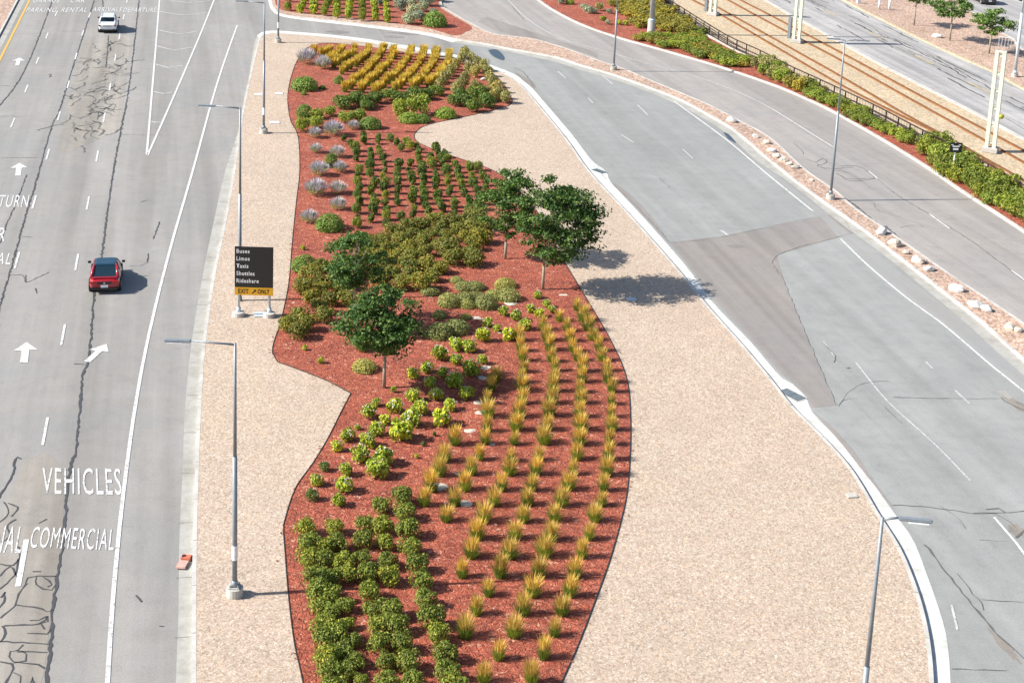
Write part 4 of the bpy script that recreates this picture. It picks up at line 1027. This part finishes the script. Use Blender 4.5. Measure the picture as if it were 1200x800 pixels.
# --- lime flowering shrubs
LIME = [(433, 481, 18, 'dark lime leaves'), (441, 471, 10, ''), (462, 475, 18, ''), (451, 491, 12, ''), (471, 504, 26, ''), (481, 489, 22, ''), (492, 477, 18, ''), (440, 502, 18, ''), (407, 509, 16, ''), (419, 500, 7, ''), (395, 522, 14, ''), (432, 515, 18, ''), (422, 531, 22, ''), (449, 534, 22, ''), (441, 548, 24, ''), (380, 546, 12, ''), (406, 550, 16, ''), (371, 562, 15, ''), (366, 579, 15, ''), (402, 567, 20, ''), (397, 586, 15, ''),
 (515, 413, 18, ''), (535, 403, 16, ''), (550, 405, 16, ''), (535, 421, 13, ''), (500, 430, 14, ''), (484, 437, 14, ''), (519, 436, 14, ''), (552, 431, 20, ''), (566, 421, 12, ''), (504, 447, 14, ''), (532, 445, 19, ''), (547, 460, 16, ''), (484, 462, 16, ''), (511, 461, 16, ''), (527, 474, 15, ''), (517, 488, 20, ''), (567, 392, 17, ''), (571, 377, 12, ''), (582, 384, 9, ''), (590, 364, 12, ''), (604, 369, 14, ''), (596, 391, 15, ''), (630, 345, 10, ''), (641, 355, 10, ''), (647, 362, 10, ''), (622, 361, 10, ''), (632, 366, 11, ''), (615, 380, 14, '')]
def near(px):
    L = [('the bare corner of the left gravel', (411, 461)), ('the hedge top', (440, 590)), ('the front tree trunk', (450, 452)), ('the right large tree trunk', (636, 338)), ('the sage green cushions', (555, 360)), ('the short golden rows', (545, 500)), ('the left bed edge', (350, 570))]
    return min(L, key=lambda k: (k[1][0]-px[0])**2+(k[1][1]-px[1])**2)[0]
grp = {}
for it in LIME: grp.setdefault(near(it), []).append(it)
for wname, its in grp.items():
    its.sort(key=lambda t: t[1])
    for i, (x, y, wpx, _) in enumerate(its):
        g0 = W(x, y, ZB); wm = wpx/ppm(g0)*1.3; hm = wm*.72
        p = cpos((x, y), hm); e = empty('flowering_shrub', p, rp.uniform(0, 6.28))
        white = (x < 410) or rp.random() < .5
        tag(e, 'lime flowering shrub, %s from the top near %s' % (ordn(i+1), wname), 'shrub', 'lime flowering shrubs')
        o = bpy.data.objects.new('foliage', rp.choice(VAR['lime'] if x > 400 and (x, y) != (395, 522) else VAR['lime']+VAR['dark'][:2])); C.objects.link(o); o.parent = e; o.scale = (wm/2, wm/2, hm)
        o = bpy.data.objects.new('flowers', rp.choice(VAR['petal'])); C.objects.link(o); o.parent = e; o.scale = (wm/2*1.02, wm/2*1.02, hm*1.03)
# --- cushions and other single shrubs, (x, y, width px, kind, label, height ratio)
SH = [(535, 327, 13, 'cush', 'small sage cushion touching the topmost broad cushion', .6), (544, 334, 20, 'cush', 'broad sage cushion, left half of the topmost pair', .5), (557, 334, 20, 'cush', 'broad sage cushion, right half of the topmost pair', .5), (504, 340, 18, 'cush', 'lone green cushion right of the dark tree', .5), (592, 331, 21, 'cush', 'lone sage cushion at the upper right of the group', .55),
 (526, 350, 22, 'cush', 'tall sage cushion at the left end of the long line', .8), (547, 355, 17, 'cush', 'small flowering cushion below the long line', .6), (545, 347, 20, 'cush', 'sage cushion second in the long line', .6), (558, 346, 18, 'cush', 'sage cushion third in the long line', .6), (570, 352, 23, 'cush', 'big sage cushion hanging lowest in the long line', .8), (580, 344, 20, 'cush', 'sage cushion fifth in the long line', .6), (596, 344, 24, 'cush', 'sage cushion at the right end of the long line', .65), (515, 367, 14, 'cush', 'small round cushion left, below the long line', .8), (546, 370, 11, 'cush', 'smallest yellowish cushion beside the white slab', .6), (515, 386, 26, 'cush', 'large pale cushion, left of the lowest pair', .75), (535, 381, 27, 'cush', 'large green cushion, right of the lowest pair', .65), (427, 427, 24, 'cush', 'feathery olive cushion left of the front tree trunk', .6),
 (357, 97, 29, 'fine', 'bright green mound at the upper left bed edge', .55), (397, 93, 11, 'fine', 'small green tuft left of the diagonal golden rows', .9), (378, 102, 7, 'fine', 'tiny green tuft below the lavender', .7), (356, 109, 6, 'fine', 'tiny tuft under the bright green mound', .8),
 (386, 259, 32, 'fine', 'large bright green mound above the dark trees', .6), (357, 307, 27, 'fine', 'bright green mound near the sign at the bed edge', .7), (388, 187, 14, 'fine', 'upright green clump within the lavenders', 1.2),
 (402, 119, 22, 'dark', 'dark green shrub, left end of the dark band', .7), (417, 115, 20, 'dark', 'dark green shrub, second in the dark band', .8), (430, 118, 18, 'dark', 'dark green shrub, third in the dark band', .8), (441, 114, 17, 'dark', 'dark green shrub, fourth in the dark band', .8), (430, 123, 16, 'dark', 'dark green shrub in front of the third', .7), (459, 111, 20, 'dark', 'dark green shrub, fifth in the dark band', .7), (472, 114, 18, 'dark', 'dark green shrub, sixth in the dark band', .7), (487, 109, 21, 'dark', 'dark green shrub, seventh in the dark band', .7), (500, 110, 18, 'dark', 'dark green shrub, eighth in the dark band', .7), (512, 106, 17, 'dark', 'dark green shrub, right end of the dark band', .7),
 (470, 127, 24, 'bright', 'yellow green shrub below the dark band, left one', .8), (492, 122, 27, 'bright', 'large yellow green shrub below the dark band', .8), (480, 137, 24, 'fine', 'low green mound, left of two at the gravel tip', .5), (494, 138, 20, 'fine', 'low green mound, middle, near the gravel tip', .5), (522, 131, 23, 'fine', 'low green mound, right one near the gravel tip', .55),
 (357, 129, 19, 'fine', 'round green shrub at the left bed edge', .8), (372, 133, 18, 'bright', 'yellow green shrub second from the left edge', .6), (386, 130, 18, 'bright', 'yellow green shrub left of the red gap', .6), (355, 146, 18, 'bright', 'green shrub touching the narrowest left edge', .8), (370, 143, 20, 'bright', 'low yellow green shrub above the lavenders', .6), (407, 137, 20, 'bright', 'low yellow shrub above the small lavender', .6), (421, 135, 20, 'bright', 'yellow green shrub right of the small lavender', .7), (434, 143, 24, 'fine', 'bright low green mound above the planted columns', .6),
 (355, 290, 6, 'lime', 'tiny yellow seedling on bare mulch near the sign', .8), (357, 407, 7, 'lime', 'tiny yellow seedling low on bare mulch', .8), (376, 422, 8, 'lime', 'small yellow seedling on the bare mulch corner', .8), (461, 456, 8, 'lime', 'small seedling right of the front tree trunk', .8), (509, 508, 6, 'row', 'tiny green seedling between shrubs and short row', .8), (496, 520, 6, 'row', 'tiny dark seedling beside the largest lime shrub', .8), (488, 534, 6, 'lime', 'tiny yellow seedling right of the lime shrubs', .8), (424, 404, 18, 'olive', 'orange tinged shrub under the front tree', .7)]
for x, y, wpx, kind, lab, hr in SH:
    g0 = W(x, y, ZB); wm = wpx/ppm(g0)*(1.35 if kind == 'dark' else 1.15)
    if kind == 'dark': hr *= .75
    if kind == 'cush': hr *= .72; wm *= 1.08
    if kind == 'fine': hr *= .85
    hm = wm*hr; place_leaf(kind, cpos((x, y), hm), wm, hm, {'cush': 'cushion_plant', 'fine': 'green_mound'}.get(kind, 'garden_shrub'), lab, 'shrub', 'mixed shrubs in the mulch bed')
LAV = [(360, 66, 22, 'large lavender at the upper left corner of the bed'), (378, 73, 19, 'lavender right of the large corner lavender'), (369, 155, 15, 'lavender at left, top of the lavender cluster'), (391, 150, 22, 'broad lavender at the top of the cluster'), (414, 146, 13, 'small pale lavender among yellow green shrubs'), (370, 173, 14, 'lavender alone at left, below the top one'), (395, 177, 17, 'lavender behind the upright green clump'), (374, 197, 21, 'grey lavender at the left, middle of cluster'), (398, 195, 16, 'pale lavender right of the grey one'), (370, 219, 24, 'broad lavender with dark shadow, lower left'), (396, 219, 19, 'rounded lavender, lower right'), (396, 238, 18, 'pale lavender above the bright green mound'), (362, 253, 19, 'lowest lavender left of the bright green mound')]
for x, y, wpx, lab in LAV:
    g0 = W(x, y, ZB); wm = wpx/ppm(g0)*1.3; hm = wm*.55
    e = empty('lavender', cpos((x, y+1), hm), rp.uniform(0, 6.28)); tag(e, lab, 'lavender', 'lavender plants')
    o = bpy.data.objects.new('foliage', rp.choice(VAR['lavleaf'])); C.objects.link(o); o.parent = e; o.scale = (wm/2*1.1, wm/2*1.1, hm*.85)
    o = bpy.data.objects.new('flower_spikes', rp.choice(VAR['lavspike'])); C.objects.link(o); o.parent = e; o.scale = (wm/2*1.05, wm/2*1.05, hm*1.35)
PALE = [(545, 62), (541, 69), (535, 76), (528, 83), (521, 91), (517, 98), (552, 69), (560, 74), (567, 77), (550, 79), (557, 84), (571, 83), (574, 91), (577, 96), (582, 102), (587, 109), (592, 114), (580, 112), (557, 101), (545, 92), (540, 99), (570, 109), (535, 104)]
PALE.sort(key=lambda t: t[1])
for i, (x, y) in enumerate(PALE):
    place_leaf('pale', cpos((x, y), 1.1), 1.35, 1.25, 'pale_shrub', 'pale yellow airy shrub at the bed tip, %s counted from the road downwards' % ordn(i+1), 'shrub', 'pale yellow shrubs at the bed tip')
# upper island planting
for j, (a, b, n) in enumerate([((337, 8), (338, -2), 2), ((352, 11), (358, 0), 3), ((367, 12), (369, -4), 4), ((380, 14), (387, -4), 5), ((395, 16), (395, -4), 5), ((408, 18), (411, -4), 6), ((425, 20), (424, -4), 6), ((440, 20), (439, 6), 3), ((454, 22), (452, 4), 4)]):
    A = cpos(a, .9); B = cpos(b, .9)
    for i in range(n):
        place_leaf('lime' if j % 3 else 'privet', A.lerp(B, i/max(1, n-1)), 1.1, 1.1, 'row_shrub', 'yellow green shrub on the upper island, %s from the road in the %s row' % (ordn(i+1), ordn(j+1)), 'shrub', 'yellow green shrubs on the upper island')
for i, (x, y, wpx, k) in enumerate([(479, 24, 18, 'sage'), (484, 14, 16, 'sage'), (491, 21, 16, 'sage'), (470, 8, 18, 'sage'), (483, 5, 16, 'sage'), (496, 10, 16, 'sage'), (500, 3, 18, 'sage'), (466, 1, 14, 'sage'), (490, -3, 18, 'sage'), (508, 15, 10, 'sage'), (510, 25, 24, 'fine'), (504, 22, 14, 'fine'), (445, 4, 12, 'sage'), (454, -2, 12, 'sage'), (511, -3, 16, 'sage')]):
    wm = wpx/ppm(W(x, y, ZB))*1.15
    place_leaf(k, cpos((x, y), wm*.4), wm, wm*.65, 'sage_shrub', 'grey green sage shrub on the upper island, number %s from the lowest' % ordn(i+1) if False else 'grey green sage shrub, %s in the cluster on the upper island' % ordn(i+1), 'shrub', 'sage shrubs on the upper island')
for i, (x, y, wpx, k) in enumerate([(658, 2, 14, 'sage'), (668, 3, 10, 'fine'), (684, 9, 10, 'sage'), (690, 13, 14, 'sage'), (702, 10, 14, 'pale'), (696, 14, 9, 'sage'), (707, 23, 9, 'lime'), (714, 14, 8, 'sage'), (712, 27, 8, 'sage'), (725, 27, 9, 'lime'), (733, 28, 8, 'lime'), (740, 27, 8, 'pale'), (748, 32, 7, 'lime')]):
    wm = wpx/ppm(W(x, y, ZB))*1.1
    place_leaf(k, cpos((x, y), wm*.35), wm, wm*.6, 'sage_shrub', 'low scattered plant on the red verge, %s from the left' % ordn(i+1), 'shrub', 'scattered plants on the red verge')
fill([(712, -12), (725, 8), (745, 26), (790, 34), (800, 40), (822, 40), (815, 30), (790, 14), (765, -5), (745, -20)], 'mead', 1.5, 2.6, .9, 'meadow_shrub', 'yellow green bush', 'beside the thick mast', 'yellow green bushes by the mast', skip=.02)
fill([(742, 38), (760, 40), (800, 40), (822, 36), (835, 50), (862, 62), (880, 72), (866, 76), (840, 70), (812, 62), (780, 52), (748, 44)], ['privet', 'bright', 'mead'], 1.3, 2.3, .7, 'verge_shrub', 'green bush', 'between ramp road and low edging', 'green bushes on the verge', skip=.02)
fill([(882, 68), (900, 70), (925, 84), (950, 95), (946, 106), (925, 98), (900, 86), (884, 78)], ['pale', 'mead', 'bright'], 1.3, 1.8, 1.3, 'verge_bush', 'tall yellowish bush', 'left of the double lamp', 'yellowish bushes along the railing', skip=0)
fill([(935, 95), (952, 92), (975, 112), (1000, 122), (1040, 144), (1062, 158), (1072, 150), (1068, 172), (1040, 156), (1000, 136), (960, 116), (940, 106)], ['privet', 'bright'], 1.1, 1.8, .75, 'railing_shrub', 'green shrub', 'along the middle railing', 'green shrubs along the railing', skip=0)
fill([(1072, 168), (1085, 158), (1110, 162), (1125, 180), (1150, 196), (1180, 212), (1220, 238), (1215, 262), (1180, 244), (1150, 226), (1120, 206), (1090, 188)], ['privet', 'bright'], 1.15, 2.0, 1.25, 'verge_bush', 'dense green bush', 'around the small plate sign', 'dense green bushes at the right', skip=0)
# ------------------------------------------------------------------ trees
def tree(px, H, cw, chh, off, label, group, leafm, seed, n_cl=46, lf=.2, z=ZB, lean=(0, 0), name='garden_tree', per=95, r0=.09, low=.3, stray=()):
    """px trunk base, H total height, cw crown width, off crown centre offset"""
    r = random.Random(seed); b = W(px[0], px[1], z); e = empty(name, b); tag(e, label, 'tree', group)
    bm = nb(); zc = H-chh/2; tip = Vector((off[0]*.7, off[1]*.7, H*.8)); k1 = Vector((lean[0], lean[1], H*low))
    cyl(bm, (0, 0, -.05), k1, r0*1.15, r0*.85, 9); cyl(bm, k1, tip.lerp(k1, .5), r0*.85, r0*.55, 8); cyl(bm, tip.lerp(k1, .5), tip, r0*.55, r0*.15, 7)
    vs, f = [], []; cl = []; sp = []
    for i in range(n_cl):
        for _ in range(30):
            d = Vector((r.uniform(-1, 1), r.uniform(-1, 1), r.uniform(-1, 1)))
            if .3 < d.length < 1: break
        if r.random() < .3: d = d.normalized()*r.uniform(.98, 1.14)*Vector((1.08, 1.08, .94)); sp.append(i)
        zz = d.z; ang = math.atan2(d.y, d.x)
        wf = (1-.42*max(0, zz)**1.4-.3*max(0, -zz))*(1+.2*math.sin(ang*3+seed)+.12*math.sin(zz*6+seed))
        c = Vector((off[0]+d.x*cw/2*wf*.88, off[1]+d.y*cw/2*wf*.88, zc+zz*chh/2*.84)); cl.append(c)
    for s in stray: cl.append(Vector(s))
    for i, c in enumerate(cl):
        st = k1.lerp(tip, min(.95, max(0.02, (c.z-k1.z)/max(.1, tip.z-k1.z)*.6+r.uniform(-.1, .1))))
        if i % 2 == 0 or i >= n_cl:
            m_ = st.lerp(c, .5)+Vector((0, 0, -.1*(c-st).length)); cyl(bm, st, m_, r0*.32, r0*.2, 5, False); cyl(bm, m_, c, r0*.2, r0*.06, 5, False)
        small = i in sp or i >= n_cl; cr_ = cw*(r.uniform(.05, .085) if small else r.uniform(.07, .14))
        for _ in range(int(per*(.4 if small else 1)*r.uniform(.5, 1.2))):
            d = Vector((r.gauss(0, 1), r.gauss(0, 1), r.gauss(0, 1))).normalized()
            p = c+Vector((d.x*cr_*1.25, d.y*cr_*1.25, d.z*cr_*.5))*r.uniform(.25, 1.2)
            if small: p = p.lerp(Vector((off[0], off[1], p.z-.1)), r.uniform(0, .28))
            nn = (Vector((d.x*.5, d.y*.5, .6))+Vector((r.gauss(0, .5), r.gauss(0, .5), r.gauss(0, .4)))).normalized()
            leafquad(vs, f, p, nn, lf*r.uniform(.6, 1.3), .6, r)
    obj('trunk', bm, M['bark'], e, True)
    me = mk('crown', vs, f, leafm); obj('crown', me, None, e)
    return e
tree((592, 303), solve_h(W(592, 303, ZB), 192), 4.3, 5.1, (.15, 0), 'slender green tree left behind the large right tree', 'trees in the mulch bed', M['l_tree'], 5, 75, .19, per=175, low=.18)
tree((636, 339), solve_h(W(636, 339, ZB), 197), 5.5, 6.4, (.75, 0), 'largest dark green tree, casting its shadow on the right gravel', 'trees in the mulch bed', M['l_tree'], 6, 110, .21, per=180, low=.2, stray=((3.1, 0, 5.4), (2.8, .2, 5.8), (3.5, 0, 5.0), (3.4, .2, 3.3), (3.7, .1, 3.8), (3.3, 0, 4.4), (3.5, .1, 2.8)))
tree((415, 384), solve_h(W(415, 384, ZB), 266), 4.1, 4.0, (.0, 0), 'dark tree behind the front tree, rising over olive shrubs', 'trees in the mulch bed', M['l_tree'], 8, 52, .19, per=160, low=.25, stray=((-1.7, 0, 4.6), (-1.5, 0, 4.9), (2.2, 0, 3.4)))
tree((450, 454), solve_h(W(450, 454, ZB), 330), 4.7, 4.3, (-.1, 0), 'front dark tree with bare slim trunk beside lime shrubs', 'trees in the mulch bed', M['l_tree'], 9, 88, .19, per=170, low=.28)
tree((1071, 30), 5.4, 4.8, 2.9, (0, 0), 'leftmost street tree on the pink verge', 'street trees beside the parking lot', M['l_tree2'], 12, 40, .3, .12, low=.45)
tree((1113, 48), 5.6, 5.4, 3.2, (0, 0), 'middle street tree on the pink verge', 'street trees beside the parking lot', M['l_tree2'], 13, 44, .3, .12, low=.45)
tree((1159, 63), 5.4, 5.0, 3.6, (.1, 0), 'rightmost street tree in front of the parking lot', 'street trees beside the parking lot', M['l_tree2'], 14, 44, .3, .12, low=.38)
# ------------------------------------------------------------------ cars
def loft(bm, secs, cap=True):
    prev = None; rings = []
    for s in secs:
        ring = [bm.verts.new(p) for p in s]; rings.append(ring)
        if prev:
            n = len(ring)
            for i in range(n): bm.faces.new((prev[i], prev[(i+1) % n], ring[(i+1) % n], ring[i]))
        prev = ring
    if cap: bm.faces.new(list(reversed(rings[0]))); bm.faces.new(rings[-1])
def car(px, name, label, paint_m, L, Wd, Hh, style, rz, roofm=None):
    b = W(px[0], px[1], 0)
    fwd = Vector((-math.sin(rz), math.cos(rz), 0)); c = b+fwd*(L/2)
    e = empty(name, c, rz); tag(e, label, 'car', 'cars')
    hw = Wd/2; zb = .24; zsh = Hh*(.64 if style == 'coupe' else .6)
    st = [(-L/2, .72, .42, zsh*.86), (-L/2+.08, .9, .32, zsh*.95), (-L/2+.35, .97, zb, zsh*1.0), (-L/2+.9, 1.0, zb, zsh*1.01), (-.3, 1.0, zb, zsh*.99), (.8, .99, zb, zsh*.96), (L/2-1.0, .98, zb, zsh*.86), (L/2-.35, .92, zb+.02, zsh*.76), (L/2-.08, .82, .3, zsh*.64), (L/2, .66, .4, zsh*.55)]
    secs = []
    for y, k, z0, z1 in st:
        h_ = hw*k; half = [(h_*.8, z0), (h_*.97, z0+.08), (h_, z0+(z1-z0)*.45), (h_*.97, z0+(z1-z0)*.8), (h_*.86, z1), (h_*.5, z1+.035)]
        secs.append([(x, y, z) for x, z in half]+[(-x, y, z) for x, z in reversed(half)])
    bm = nb(); loft(bm, secs); bmesh.ops.recalc_face_normals(bm, faces=bm.faces)
    body = obj('body', bm, paint_m, e, True); md = body.modifiers.new('s', 'SUBSURF'); md.levels = 1; md.render_levels = 2
    # greenhouse
    if style == 'coupe': rb, rt, ftp, fb = -L/2+.45, -L/2+1.35, .35, 1.15
    else: rb, rt, ftp, fb = -L/2+.28, -L/2+.75, .45, 1.2
    tw = hw*.70; bw = hw*.86; zr = Hh-.03
    gs = []
    for t in (0, .25, .5, .75, 1):
        zz = zsh+(zr-zsh)*t; ww = bw+(tw-bw)*t
        y0 = rb+(rt-rb)*(t**.85); y1 = fb+(ftp-fb)*t
        gs.append([(-ww, y0+.12, zz), (-ww*.85, y0, zz), (ww*.85, y0, zz), (ww, y0+.12, zz), (ww, y1-.1, zz), (ww*.85, y1, zz), (-ww*.85, y1, zz), (-ww, y1-.1, zz)])
    bm = nb(); loft(bm, gs); bmesh.ops.recalc_face_normals(bm, faces=bm.faces); obj('windows', bm, M['glass'], e)
    def P3(x, t, rear):   # point on the rear/front sloping outline
        zz = zsh+(zr-zsh)*t; ww = bw+(tw-bw)*t
        return Vector((x*ww, (rb+(rt-rb)*(t**.85)) if rear else (fb+(ftp-fb)*t), zz))
    # roof panel
    bm = nb(); q = [(-tw*1.0, rt+.02), (-tw*.9, rt-.06), (tw*.9, rt-.06), (tw*1.0, rt+.02), (tw*1.0, ftp-.02), (tw*.85, ftp+.06), (-tw*.85, ftp+.06), (-tw*1.0, ftp-.02)]
    loft(bm, [[(x, y, zr-.02) for x, y in q], [(x*.98, y*.985+.01, zr+.03) for x, y in q], [(x*.8, y*.85+.03, zr+.055) for x, y in q]])
    bmesh.ops.recalc_face_normals(bm, faces=bm.faces); obj('roof', bm, roofm or paint_m, e)
    # pillars: follow the greenhouse corners
    for s in (-1, 1):
        for rear in (True, False):
            bm = nb()
            y_ = .06 if rear else -.06
            pts = [P3(s*.97, t, rear)+Vector((s*.012, y_, 0)) for t in (0, .25, .5, .75, 1)]
            cyl(bm, pts[0], pts[4], (.1 if rear else .05), (.07 if rear else .04), 8)
            obj('pillar', bm, paint_m, e, True)
        bm = nb(); a0 = Vector((s*(bw+tw)/2*1.01, -.35, zsh)); cyl(bm, Vector((s*bw*1.0, -.3, zsh)), Vector((s*tw*1.01, -.25, zr)), .045, .04, 6); obj('door_pillar', bm, paint_m, e)
        # mirror
        bm = nb(); box(bm, (s*(hw+.09), fb-.28, zsh+.1), (.2, .1, .15), 0, .03); obj('mirror', bm, M['blackm'], e)
        # side lower trim, door handle
        bm = nb(); box(bm, (s*(hw*.985), -.1, .33), (.05, L*.5, .12), 0, .02); obj('sill', bm, M['blackm'], e)
        bm = nb(); box(bm, (s*(hw*.985), -.3, zsh*.86), (.04, .2, .035), 0, .01); obj('door_handle', bm, paint_m, e)
        # wheels
        for yy in (-L/2+.82, L/2-.88):
            bm = nb(); cyl(bm, (s*(hw-.24), yy, .335), (s*(hw+.004), yy, .335), .41, .41, 22); ar = obj('wheel_arch', bm, M['blackm'], e)
            bm = nb(); cyl(bm, (s*(hw-.22), yy, .33), (s*(hw+.02), yy, .33), .33, .33, 24); w_ = obj('wheel', bm, M['rubber'], e, False)
            bm = nb(); cyl(bm, (s*(hw+.0), yy, .33), (s*(hw+.028), yy, .33), .22, .2, 16); obj('rim', bm, M['rim'], w_)
        # tail lights, headlights
        bm = nb()
        box(bm, (s*hw*(.72 if style == 'coupe' else .82), -L/2+.035, zsh*.84), (hw*(.42 if style == 'coupe' else .16), .1, .13 if style == 'coupe' else .22), 0, .03)
        obj('tail_light', bm, M['redlight'], e)
        bm = nb(); box(bm, (s*hw*.68, L/2-.06, zsh*.6), (hw*.4, .12, .12), 0, .03); obj('headlight', bm, M['signwhite'], e)
    # rear bumper, plate, window frame, spoiler, badge
    bm = nb(); box(bm, (0, -L/2+.06, .36), (Wd*.84, .16, .2), 0, .05); obj('rear_bumper', bm, M['blackm'], e)
    bm = nb(); box(bm, (0, -L/2-.012, zsh*.58), (.42, .03, .17), 0, .008); obj('licence_plate', bm, M['signwhite'], e)
    bm = nb(); box(bm, (0, -L/2+.0, zsh*.8), (hw*.9, .05, .13), 0, .01); obj('rear_garnish', bm, M['blackm'] if style == 'coupe' else M['rim'], e)
    bm = nb(); cyl(bm, (0, -L/2-.05, zsh*.8), (0, -L/2-.01, zsh*.8), .055, .055, 12); obj('badge', bm, M['rim'], e)
    if style == 'coupe':
        bm = nb(); box(bm, (0, -L/2+.3, zsh+.06), (Wd*.78, .22, .045), 0, .015); obj('spoiler', bm, paint_m, e)
    else:
        bm = nb(); box(bm, (0, rt-.1, zr+.02), (Wd*.62, .3, .05), 0, .02); obj('spoiler', bm, paint_m, e)
        bm = nb()
        a_, b_ = P3(0, .12, True), P3(0, .5, True)
        # body-coloured hatch below a narrow window
        for (t0, t1) in ((0, .3),):
            p, q = P3(0, t0, True), P3(0, t1, True)
            v = [Vector((-bw*.9, p.y-.03, p.z)), Vector((bw*.9, p.y-.03, p.z)), Vector((bw*.86, q.y-.03, q.z)), Vector((-bw*.86, q.y-.03, q.z))]
            bm.faces.new([bm.verts.new(x) for x in v])
            v = [x+Vector((0, .02, -.0)) for x in v]; bm.faces.new([bm.verts.new(x) for x in reversed(v)])
        obj('hatch', bm, paint_m, e)
        for s in (-1, 1):
            bm = nb(); cyl(bm, (s*tw*.9, rt+.1, zr+.1), (s*tw*.9, ftp-.1, zr+.1), .025, .025, 6); obj('roof_rail', bm, M['rim'], e)
    bm = nb(); box(bm, (0, 0, .2), (Wd*.8, L*.8, .12), 0, .02); obj('underbody', bm, M['blackm'], e)
    return e
A_ = W(107, 390)-W(133, 200); hd = math.atan2(A_.x, -A_.y)
heading = math.atan2(-( W(114, 183)-W(90, 307)).x, (W(114, 183)-W(90, 307)).y)
car((122.5, 345), 'red_car', 'red hatchback coupe with dark glass roof driving away over the crack', M['cred'], 4.2, 1.82, 1.4, 'coupe', heading, M['bluepanel'])
A_ = W(150, 10)-W(129, 102)
car((126, 39.5), 'white_car', 'white crossover with roof rails driving away near the top left', M['cwhite'], 4.6, 1.95, 1.66, 'suv', math.atan2(-A_.x, A_.y))
car((1160, 7), 'dark_car', 'dark blue sport utility vehicle parked at the top right edge', M['cblack'], 4.7, 1.95, 1.75, 'suv', R(4))
car((1205, 3), 'dark_car', 'pale car just entering the parking lot at the right corner', M['cwhite'], 4.6, 1.9, 1.5, 'suv', R(4))
# render settings
S.render.engine = 'CYCLES'
S.cycles.max_bounces = 5; S.cycles.diffuse_bounces = 2; S.cycles.transparent_max_bounces = 4
